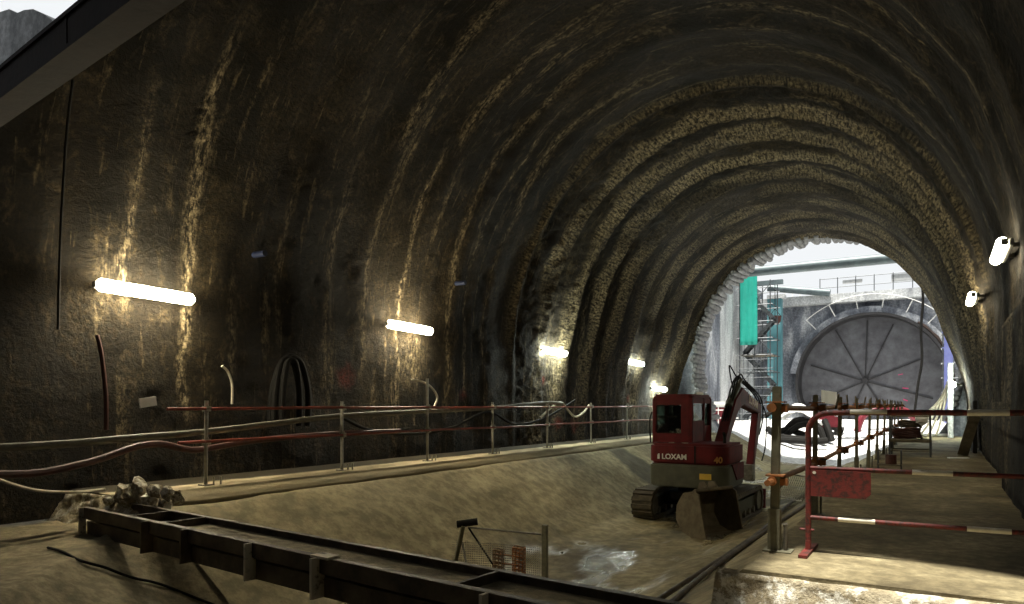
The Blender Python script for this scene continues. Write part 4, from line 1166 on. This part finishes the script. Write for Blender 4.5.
# wire grating leaning on the slope behind the first post
def grating():
    g0 = at_z(789, 497, -0.28)
    G = empty('wire_grating', (g0.x, g0.y, -0.30)); tag(G, 'small steel wire grating leaning on the slope behind the orange guardrail', 'grating')
    a = Vector((-0.22, 0.25, 0)); b = Vector((0.12, 0.10, 0.34))
    fr = MB()
    for p_, q in ((a * -1, a), (a * -1 + b, a + b), (a * -1, a * -1 + b), (a, a + b)): fr.tube([p_, q], 0.012, 6)
    fr.build('frame', M_STEEL, G)
    w0 = None
    for k in range(1, 13):
        s = -1 + 2 * k / 13
        if w0 is None: w0 = w = MB().tube([(0, 0, 0), b], 0.007, 5).build('wire', M_GALV, G)
        else: w = child_copy(w0, G)
        w.location = a * s
    MB().tube([a * -1 + b * 0.5, a + b * 0.5], 0.007, 5).build('cross_wire', M_GALV, G)
grating()

# ================================================================== THINGS ON THE WIDE WALKWAY
def trestle():
    T = empty('tube_trestle', (-0.55, 17.4, 0)); tag(T, 'low tube trestle loaded with hose coils on the wide walkway', 'trestle')
    for x in (-0.38, 0.38):
        for y in (-0.3, 0.5): MB().tube([(x, y, 0), (x * 0.97, y, 0.92)], 0.02, 8).build('leg', M_SCAF, T, True)
    for z in (0.12, 0.32, 0.86):
        for y in (-0.3, 0.5): MB().tube([(-0.38, y, z), (0.38, y, z)], 0.016, 6).build('crossbar', M_PLANK, T)
        for x in (-0.38, 0.38): MB().tube([(x, -0.3, z), (x, 0.5, z)], 0.016, 6).build('side_bar', M_PLANK, T)
    for k in range(4): MB().box((0, -0.24 + k * 0.21, 0.345), (0.8, 0.16, 0.03)).build('board', M_PLANK, T)
    def coil(z, R, n, mat, lab, x=0.0):
        pts = []
        for k in range(n * 16 + 1):
            a = 2 * PI * k / 16; rr = R + 0.03 * math.sin(k * 0.37)
            pts.append((x + rr * math.cos(a), 0.1 + rr * 0.8 * math.sin(a), z + 0.035 * (k / 16) + 0.015 * math.sin(k * 1.1)))
        o = MB().tube(pts, 0.024, 6).build('hose_coil', mat, None, True); o.location = (-0.55, 17.4, 0)
        tag(o, lab, 'hose coil')
    coil(0.385, 0.26, 6, M_HOSER, 'dark red hose coil lying on the tube trestle', -0.05)
    coil(0.62, 0.2, 4, M_BEAM, 'black hose coil on top of the red coil on the trestle')
    sk = bpy.data.objects.new('white_bag', rock(11, (0.17, 0.15, 0.16))); sk.data.name = 'white_bag'; sk.data.materials.clear(); sk.data.materials.append(M_WHITE); COL.objects.link(sk)
    sk.location = (-0.33, 17.35, 0.80)
    tag(sk, 'crumpled white bag lying on the trestle hose coils', 'bag')
    # small red stand
    K = empty('can_stand', (-0.72, 13.3, 0)); tag(K, 'small wire stand holding a rusty red can', 'stand')
    for x in (-0.17, 0.17):
        for y in (-0.12, 0.12): MB().tube([(x, y, 0), (x, y, 0.34)], 0.009, 5).build('leg', M_SCAF, K)
    MB().box((0, 0, 0.1), (0.36, 0.26, 0.02)).build('tray', M_PLANK, K)
    MB().tube([(0.02, 0, 0.11), (0.02, 0, 0.27)], 0.085, 12).build('can', M_HOSER, K, True)
trestle()
o = MB().bar((0.42, 18.1, 0.02), (0.64, 17.3, 0.98), 0.2, 0.045, (0, 1, 0.2)).build('leaning_plank', M_PLANK); tag(o, 'grey timber plank leaning on the wall beside the wide walkway', 'plank')
o = MB().box((0.68, 19.6, 0.6), (0.08, 1.2, 1.2)).build('recess_shade_panel', M_DARK, None, bevel=0.01); tag(o, 'dark sheet added as the shade of the wall recess behind the leaning plank', 'board')  # stands in for the dark of the wall recess, no board there
o = MB().bar((0.15, 17.0, 0.012), (0.5, 17.15, 0.012), 0.12, 0.02).build('floor_scrap', M_WHITE); tag(o, 'small white scrap lying on the walkway near the leaning plank', 'scrap')
o = MB().tube([(0.3, 27.6, 0), (0.3, 27.6, 2.5)], 0.09, 10).build('pale_pole', M_SHAFTL, None, True); tag(o, 'tall pale pole against the wall at the portal', 'pole')
HG = ['pale hose leaning against the pale portal pole', 'pale hose draped from the portal pole to the floor', 'pale hose splayed widest beside the portal', 'thin pale hose hanging nearest the portal ring', 'pale hose bending over the walkway end', 'short pale hose looped low at the portal']
for k in range(6):
    x = 0.2 - 0.07 * k
    top = Vector((0.22 - 0.03 * k, 27.9 + 0.12 * k, 1.9 - 0.12 * k)); bot = Vector((-0.12 - 0.24 * k, 28.0 + 0.1 * k, 0.04))
    hose('pale_hose', [top, top.lerp(bot, 0.3) + Vector((0.06, 0, 0.02)), top.lerp(bot, 0.7) + Vector((0.03, 0, -0.08)), bot], 0.035, M_HOSEW, HG[k], 'hose', 6, 'pale hoses at the portal')
o = MB().bar((-1.0, 28.8, 0.05), (0.4, 28.9, 0.05), 0.3, 0.08).build('white_kerb', M_WHITE); tag(o, 'bright white board lying at the end of the wide walkway', 'board')

# ================================================================== OVERHEAD GIRDER
def girder():
    A = at_depth(-60, 143, 6.6); B = at_depth(230, -76, 3.7)
    G = empty('overhead_girder', A); tag(G, 'massive rusty brown steel girder crossing overhead', 'girder')
    v = B - A; d = v.normalized(); s = d.cross(Vector((0, 0, 1))).normalized(); u = s.cross(d)
    A0 = A - d * 2.6; B0 = B + d * 1.0
    def sec(o_s, o_u, w, h, nm, mat=M_RUST):
        off = s * o_s + u * o_u
        return MB().bar(A0 - A + off, B0 - A + off, w, h).build(nm, mat, G)
    sec(0, 0.115, 0.2, 0.03, 'flange'); sec(0, -0.115, 0.2, 0.03, 'flange'); sec(0.07, 0, 0.03, 0.21, 'web'); sec(-0.07, 0, 0.03, 0.21, 'web')
    L = (B0 - A0).length
    for k in range(1, 6):
        p = A0 - A + d * (L * k / 6)
        R = Matrix((s, d, u)).transposed()
        MB().box(p, (0.18, 0.025, 0.2), R).build('stiffener', M_RUST, G)
girder()

# ================================================================== FAR SHAFT
def disc():
    D = empty('shield_disc', (DC.x, FAR, DC.z)); tag(D, 'huge round grey steel bulkhead with radial ribs in a deep rim', 'bulkhead')
    n = 96; mb = MB(); vs = []; fs = []
    for y, r in ((0.9, 4.56), (-0.9, 4.56), (-0.9, 4.40), (0.85, 4.40)):
        vs += [(r * math.cos(2 * PI * k / n), y, r * math.sin(2 * PI * k / n)) for k in range(n)]
    for q in range(3):
        for k in range(n): fs.append((q * n + k, q * n + (k + 1) % n, (q + 1) * n + (k + 1) % n, (q + 1) * n + k))
    mb.add(vs, fs).build('rim', M_RIM, D, True)
    mb = MB(); mb.add([(4.41 * math.cos(2 * PI * k / n), 0.7, 4.41 * math.sin(2 * PI * k / n)) for k in range(n)], [tuple(range(n))]); f = mb.build('face_plate', M_FACE, D)
    hub = Vector((-0.38, 0.62, 0.1))
    for a, L, w in ((23, 3.6, .1), (-17, 4.1, .1), (66, 4.1, .09), (88, 4.1, .05), (117, 4.0, .08), (161, 3.6, .1), (204, 4.2, .1), (248, 4.2, .1), (300, 4.2, .1)):
        c, s = math.cos(math.radians(a)), math.sin(math.radians(a))
        MB().bar(hub + Vector((c * 0.2, 0, s * 0.2)), hub + Vector((c * L, 0, s * L)), 0.09, w * 0.8, (0, 1, 0)).build('rib', M_SPOKE, D)
    MB().tube([hub + Vector((0, 0.08, 0)), hub + Vector((0, -0.14, 0))], 0.2, 18).build('hub', M_SPOKE, D, True)
    # sprayed marks on the face
    for (px, py, w_, h_, a) in ((905, 388, 0.35, 0.07, 0.1), (905, 400, 0.28, 0.08, 0.4), (906, 412, 0.12, 0.3, 0.2), (900, 374, 0.3, 0.05, -0.2)):
        p = at_y(px, py, FAR); MB().box((p.x - DC.x, 0.688, p.z - DC.z), (w_, 0.01, h_), (0, a, 0)).build('spray_mark', M_GRAF, f)
    MB().tube([(4.62 * math.cos(math.radians(q)), -0.72, 4.62 * math.sin(math.radians(q))) for q in range(-30, 60, 6)], [0.1 + 0.05 * (k % 2) for k in range(15)], 8).build('rust_band', M_RUST, D, True)
disc()
def railing_far():
    R = empty('collar_handrail', (DC.x, FAR - 0.85, 8.0)); tag(R, 'thin white handrail arching over the bulkhead collar', 'handrail')
    pts = []
    for k in range(21):
        a = math.radians(48 + 84 * k / 20); pts.append((5.75 * math.cos(a), 0, DC.z + 5.75 * math.sin(a) - 8.0 - 0.0))
        if k % 4 == 0:
            MB().tube([(4.9 * math.cos(a), 0.25, DC.z + 4.9 * math.sin(a) - 8.0), pts[-1]], 0.03, 6).build('post', M_WHITE, R)
    MB().tube(pts, 0.025, 6).build('rail', M_WHITE, R)
    R = empty('top_railing', (-3.0, FAR - 0.2, 8.57)); tag(R, 'site railing with grey toe board on top of the far wall', 'railing')
    for k in range(10):
        MB().tube([(-4.0 + k * 1.1, 0, 0), (-4.0 + k * 1.1, 0, 1.15)], 0.03, 6).build('post', M_SCAF, R)
    for z in (0.5, 1.1): MB().tube([(-4.0, 0, z), (5.9, 0, z)], 0.025, 6).build('rail', M_SCAF, R)
    for x, w_, h_ in ((1.2, 1.8, 0.5), (3.4, 1.9, 0.35), (-2, 1.2, 0.25)):
        MB().box((x, 0.05, 0.8), (w_, 0.03, h_)).build('panel', simple('pale_grey_sheet', (0.45, 0.46, 0.46), (0.3, 0.31, 0.31)), R)
railing_far()
def strut(a, b, r, lab, nm='strut_pipe'):
    o = MB().tube([a, b], r, 16).build(nm, M_PIPE, None, True); tag(o, lab, 'strut'); return o
strut((-10.92, 35.5, 7.65), (3.4, 35.5, 7.65), 0.24, 'thick grey steel strut spanning the far shaft below the sky')
strut(at_y(768, 288, 51.0), at_y(830, 293, 51.0), 0.24, 'shorter grey strut against the top of the far wall', 'strut_pipe')
o = MB().bar((-11.0, 40.3, 8.9), (-11.0, 51.5, 8.9), 0.3, 0.5).build('waling_beam', M_PIPE); tag(o, 'grey waling beam along the top of the side wall', 'beam')

def scaffold_tower():
    x0, x1, y0, y1 = -10.55, -8.75, 44.2, 46.4
    gz = shaft_z(-9.6, 45.3)
    T = empty('scaffold_stair_tower', (x0, y0, gz)); tag(T, 'tall grey scaffold stair tower with zigzag flights in the far shaft', 'scaffold')
    H = 8.6; W, Dp = x1 - x0, y1 - y0
    for x in (0, W * 0.5, W):
        for y in (0, Dp): MB().tube([(x, y, -0.1), (x, y, H)], 0.035, 6).build('standard', M_SCAF, T)
    for k in range(1, 9):
        z = k * 1.02
        for y in (0, Dp): MB().tube([(-0.15, y, z), (W + 0.15, y, z)], 0.03, 5).build('ledger', M_SCAF, T)
        for x in (0, W): MB().tube([(x, -0.1, z + 0.05), (x, Dp + 0.1, z + 0.05)], 0.03, 5).build('transom', M_SCAF, T)
    for k in range(4):
        z = k * 2.04 + 0.2; s = 0 if k % 2 else 1
        MB().tube([(W * s, 0.0, z), (W * (1 - s), 0.0, z + 2.04)], 0.028, 5).build('brace', M_SCAF, T)
        f = MB(); a = Vector((W * (1 - s), Dp * 0.45, z)); b = Vector((W * s, Dp * 0.45, z + 2.04))
        f.bar(a, b, 0.05, 0.2); f.bar(a + Vector((0, 0.7, 0)), b + Vector((0, 0.7, 0)), 0.05, 0.2)
        for j in range(8):
            p = a.lerp(b, (j + 0.5) / 8) + Vector((0, 0.35, 0)); f.box(p, (0.24, 0.7, 0.03))
        f.build('stair_flight', M_SCAF, T)
    MB().box((W / 2, Dp / 2, 4.1), (W, Dp, 0.06)).build('platform', M_PLANK, T)
    # wire cage on the front
    for k in range(12):
        MB().tube([(-0.2 + k * 0.2, -0.12, 0.2), (-0.2 + k * 0.2 + 0.06, -0.12, 4.0)], 0.014, 4).build('bar', M_SCAF, T)
    for k in range(7): MB().tube([(-0.2, -0.12, 0.5 + k * 0.55), (W + 0.2, -0.12, 0.5 + k * 0.55)], 0.014, 4).build('bar', M_SCAF, T)
scaffold_tower()
a = at_y(748.5, 272, 44.12); b = at_y(748.5, 345, 44.12)
sh = []; m_ = MB(); n_ = 14; rows = 18; vs = []; fs = []
for j in range(rows + 1):
    for k in range(n_ + 1):
        z = a.z + (b.z - a.z) * j / rows + (0.25 * (k / n_) if j == 0 else 0); x = a.x - 0.5 + 1.02 * k / n_
        vs.append((x, 44.1 + 0.04 * math.sin(k * 1.3 + j * 0.15) , z))
for j in range(rows):
    for k in range(n_): q = j * (n_ + 1) + k; fs.append((q, q + 1, q + n_ + 2, q + n_ + 1))
o = m_.add(vs, fs).build('teal_sheet', M_TEAL, None, True)
so = o.modifiers.new('thick', 'SOLIDIFY'); so.thickness = 0.02
tag(o, 'bright teal sheet hanging down the front of the scaffold tower', 'sheet')
c0 = at_y(775, 400, 49.5)
C = empty('teal_column', (c0.x, 49.5, shaft_z(c0.x, 49.5) - 0.05)); tag(C, 'square blue teal steel column standing before the far wall', 'column')
MB().box((0, 0, 4.1), (0.9, 0.6, 8.2)).build('shaft', M_TEALS, C, bevel=0.03)
MB().box((0.1, 0.0, 8.3), (1.1, 0.8, 0.25)).build('cap', M_SHAFTL, C); MB().box((0, 0, 0.05), (1.2, 0.9, 0.12)).build('base', M_TEALS, C)
p = at_y(775, 320, 48.5)
K = empty('hanging_skip', p); tag(K, 'dark round skip hanging before the teal column', 'skip')
MB().tube([(0, 0, -0.28), (0, 0, -0.1), (0, 0, 0.25)], [0.2, 0.36, 0.4], 14).build('body', M_HOSER, K, True)
MB().tube([(0, 0, 0.2), (0, 0, 9.1 - p.z)], 0.025, 6).build('cable', M_DARK, K); MB().tube([(-0.38, 0, 0.22), (0, 0, 0.75), (0.38, 0, 0.22)], 0.025, 6).build('bail', M_DARK, K)
hose('hanging_pipe', [at_y(922, 283, 46), at_y(923, 300, 46), at_y(921, 330, 46), at_y(922, 360, 46), at_y(918, 385, 46), at_y(913, 425, 46)], 0.07, M_DARK, 'black pipe hanging down in front of the bulkhead', 'pipe')
p = at_y(791, 297, 51.4)
o = MB().bar((-11.3, 48.5, 9.2), (K.location.x + 0.5, 48.5, 9.2), 0.25, 0.3).build('hoist_beam', M_PIPE); tag(o, 'dark hoist beam jutting from the side wall above the hanging skip', 'beam')
wf = MB(); 
for dx in (-0.5, 0, 0.5): wf.box((dx, 0, 0), (0.05, 0.08, 1.0))
for dz in (-0.5, 0, 0.5): wf.box((0, 0, dz), (1.05, 0.08, 0.05))
o = wf.build('wall_grille', M_WHITE); o.location = (p.x, FAR - 0.05, p.z); tag(o, 'small white square grille high on the far wall', 'grille')
# blue column and cage at the right side
c0 = at_y(948.5, 400, 46.0)
o = MB().box((c0.x, 46.0, 3.2), (0.42, 0.42, 6.7)).build('blue_column', M_BLUE, None, bevel=0.02); tag(o, 'slim blue violet steel column beside the far bulkhead', 'column')
def side_cage():
    b = at_y(943, 420, 47.5); T = empty('side_scaffold', (b.x, 47.5, 0.1)); tag(T, 'dark scaffold frame beside the blue column', 'scaffold')
    for x in (0, 0.9):
        for y in (0, 0.9): MB().tube([(x, y, -0.1), (x, y, 6.3)], 0.035, 6).build('standard', M_SCAF, T)
    for k in range(1, 8):
        for y in (0, 0.9): MB().tube([(-0.1, y, k * 0.85), (1.0, y, k * 0.85)], 0.03, 5).build('ledger', M_SCAF, T)
        MB().tube([(0, 0, k * 0.85 - 0.8), (0.9, 0, k * 0.85)], 0.025, 5).build('brace', M_SCAF, T)
    for z in (4.3, 5.2): MB().box((0.45, 0.45, z), (1.0, 1.0, 0.08)).build('board', M_BLUE, T)
side_cage()
# red fuel tank with white top
def tank():
    b = at_y(719, 424, 36.4); gz = shaft_z(b.x, 36.4)
    T = empty('fuel_tank', (b.x, 36.4, gz - 0.05)); tag(T, 'small red tank with white lid and white cage bars behind the excavator', 'tank')
    MB().prism(rounded_rect(-0.62, 0.62, -0.45, 0.45, 0.15), 'z', 0.05, 1.0).build('body', M_PINK, T, True, 0.03)
    MB().prism(rounded_rect(-0.68, 0.68, -0.5, 0.5, 0.18), 'z', 1.0, 1.28).build('lid', M_WHITE, T, True, 0.08)
    for x in (-0.35, 0.1, 0.5): MB().tube([(x, -0.5, 0.05), (x, -0.5, 1.05)], 0.025, 6).build('cage_bar', M_WHITE, T)
    for z in (0.45, 0.85): MB().tube([(-0.64, -0.5, z), (1.1, -0.5, z)], 0.025, 6).build('cage_bar', M_WHITE, T)
    MB().tube([(-0.5, 0, 0), (-0.5, 0, 0.06)], 0.1, 8).build('foot', M_DARK, T); MB().tube([(0.5, 0, 0), (0.5, 0, 0.06)], 0.1, 8).build('foot', M_DARK, T)
tank()
# red pump machine
def pump():
    b = at_y(829, 436, 38.0); gz = shaft_z(b.x, 38.0)
    T = empty('grout_pump', (b.x, 38.0, gz)); tag(T, 'red and white grout pump standing on the white ground', 'pump')
    MB().box((0, 0, 0.25), (1.3, 0.9, 0.14)).build('chassis', M_DARK, T)
    MB().prism([(-0.6, 0.3), (0.55, 0.3), (0.55, 0.7), (0.15, 0.95), (-0.6, 0.85)], 'y', -0.4, 0.4).build('cover', M_PINK, T, bevel=0.03)
    MB().tube([(0.25, 0, 0.85), (0.25, 0, 1.15)], [0.2, 0.34], 12).build('hopper', M_WHITE, T)
    MB().tube([(-0.45, -0.42, 0.55), (-0.1, -0.42, 0.55)], 0.14, 10).build('cylinder', M_WHITE, T)
    for x in (-0.45, 0.45):
        for y in (-0.4, 0.4): MB().tube([(x, y - 0.06, 0.16), (x, y + 0.06, 0.16)], 0.18, 12).build('wheel', M_DARK, T, True)
    o = hose('red_delivery_hose', [(b.x + 1.2, 38.6, gz + 0.1), (b.x + 1.5, 38.8, gz + 0.9), (b.x + 2.3, 39.2, gz + 1.25), (b.x + 3.3, 39.6, gz + 1.1), (b.x + 3.9, 39.9, gz + 0.2)], 0.16, M_PINK, 'fat crimson hose arching over the ground beside the grout pump', 'hose')
pump()
# heap of black pipes with a white sheet
hb = at_z(795, 447, -0.9); hz = lambda x, y: shaft_z(x, y)
HL = ['black rubber pipe sticking out of the heap towards the excavator arm', 'thick black pipe across the front of the heap', 'black pipe bent over the back of the heap', 'short black pipe end lying beside the heap', 'black pipe curling under the white sheet', 'steep black pipe propped beside the heap towards the grout pump', 'low black pipe along the foot of the heap']
HP = [((-0.9, 0.2, 0.25), (-0.4, 0.2, 0.45), (0.4, 0.1, 0.3)), ((-1.1, -0.3, 0.5), (-0.5, -0.45, 0.25), (0.3, -0.6, 0.2), (0.9, -0.4, 0.15)), ((-0.6, 0.5, 0.3), (0.0, 0.6, 0.75), (0.8, 0.5, 0.6), (1.3, 0.3, 0.12)), ((-1.25, -0.05, 0.85), (-0.95, 0.1, 1.0), (-0.7, 0.3, 0.8)), ((-0.5, -0.1, 0.2), (0.2, 0.0, 0.6), (0.9, -0.1, 0.55), (1.2, -0.3, 0.15)), ((1.45, 0.1, 0.15), (1.3, 0.3, 0.45), (1.1, 0.6, 0.75)), ((-0.7, -1.15, 0.18), (0.1, -1.2, 0.18), (0.9, -1.1, 0.16), (1.4, -0.95, 0.18))]
for k, pts in enumerate(HP):
    gz = hz(hb.x, hb.y)
    hose('black_pipe', [(hb.x + x * 1.1, hb.y + y, gz + z * 1.55 - 0.1) for x, y, z in pts], 0.15 if k != 3 else 0.12, M_DARK, HL[k], 'pipe', 6, 'black pipes heaped in the far shaft')
n_ = 22; gx, gy = np.meshgrid(np.linspace(-0.85, 0.85, n_), np.linspace(-0.6, 0.6, n_), indexing='ij')
gzv = 1.3 + 0.6 * np.exp(-(gx ** 2 + gy ** 2) / 0.45) + 0.25 * (fbm(gx * 3 + 7, gy * 3 + 2, 3) - 0.5) - 0.25 * (gx ** 2 + gy ** 2)
o = grid_mesh('white_tarpaulin', gx + hb.x + 0.15, gy + hb.y, gzv + hz(hb.x, hb.y), M_WHITE); so = o.modifiers.new('thick', 'SOLIDIFY'); so.thickness = 0.02
tag(o, 'crumpled white sheet thrown over the black pipe heap', 'tarpaulin')
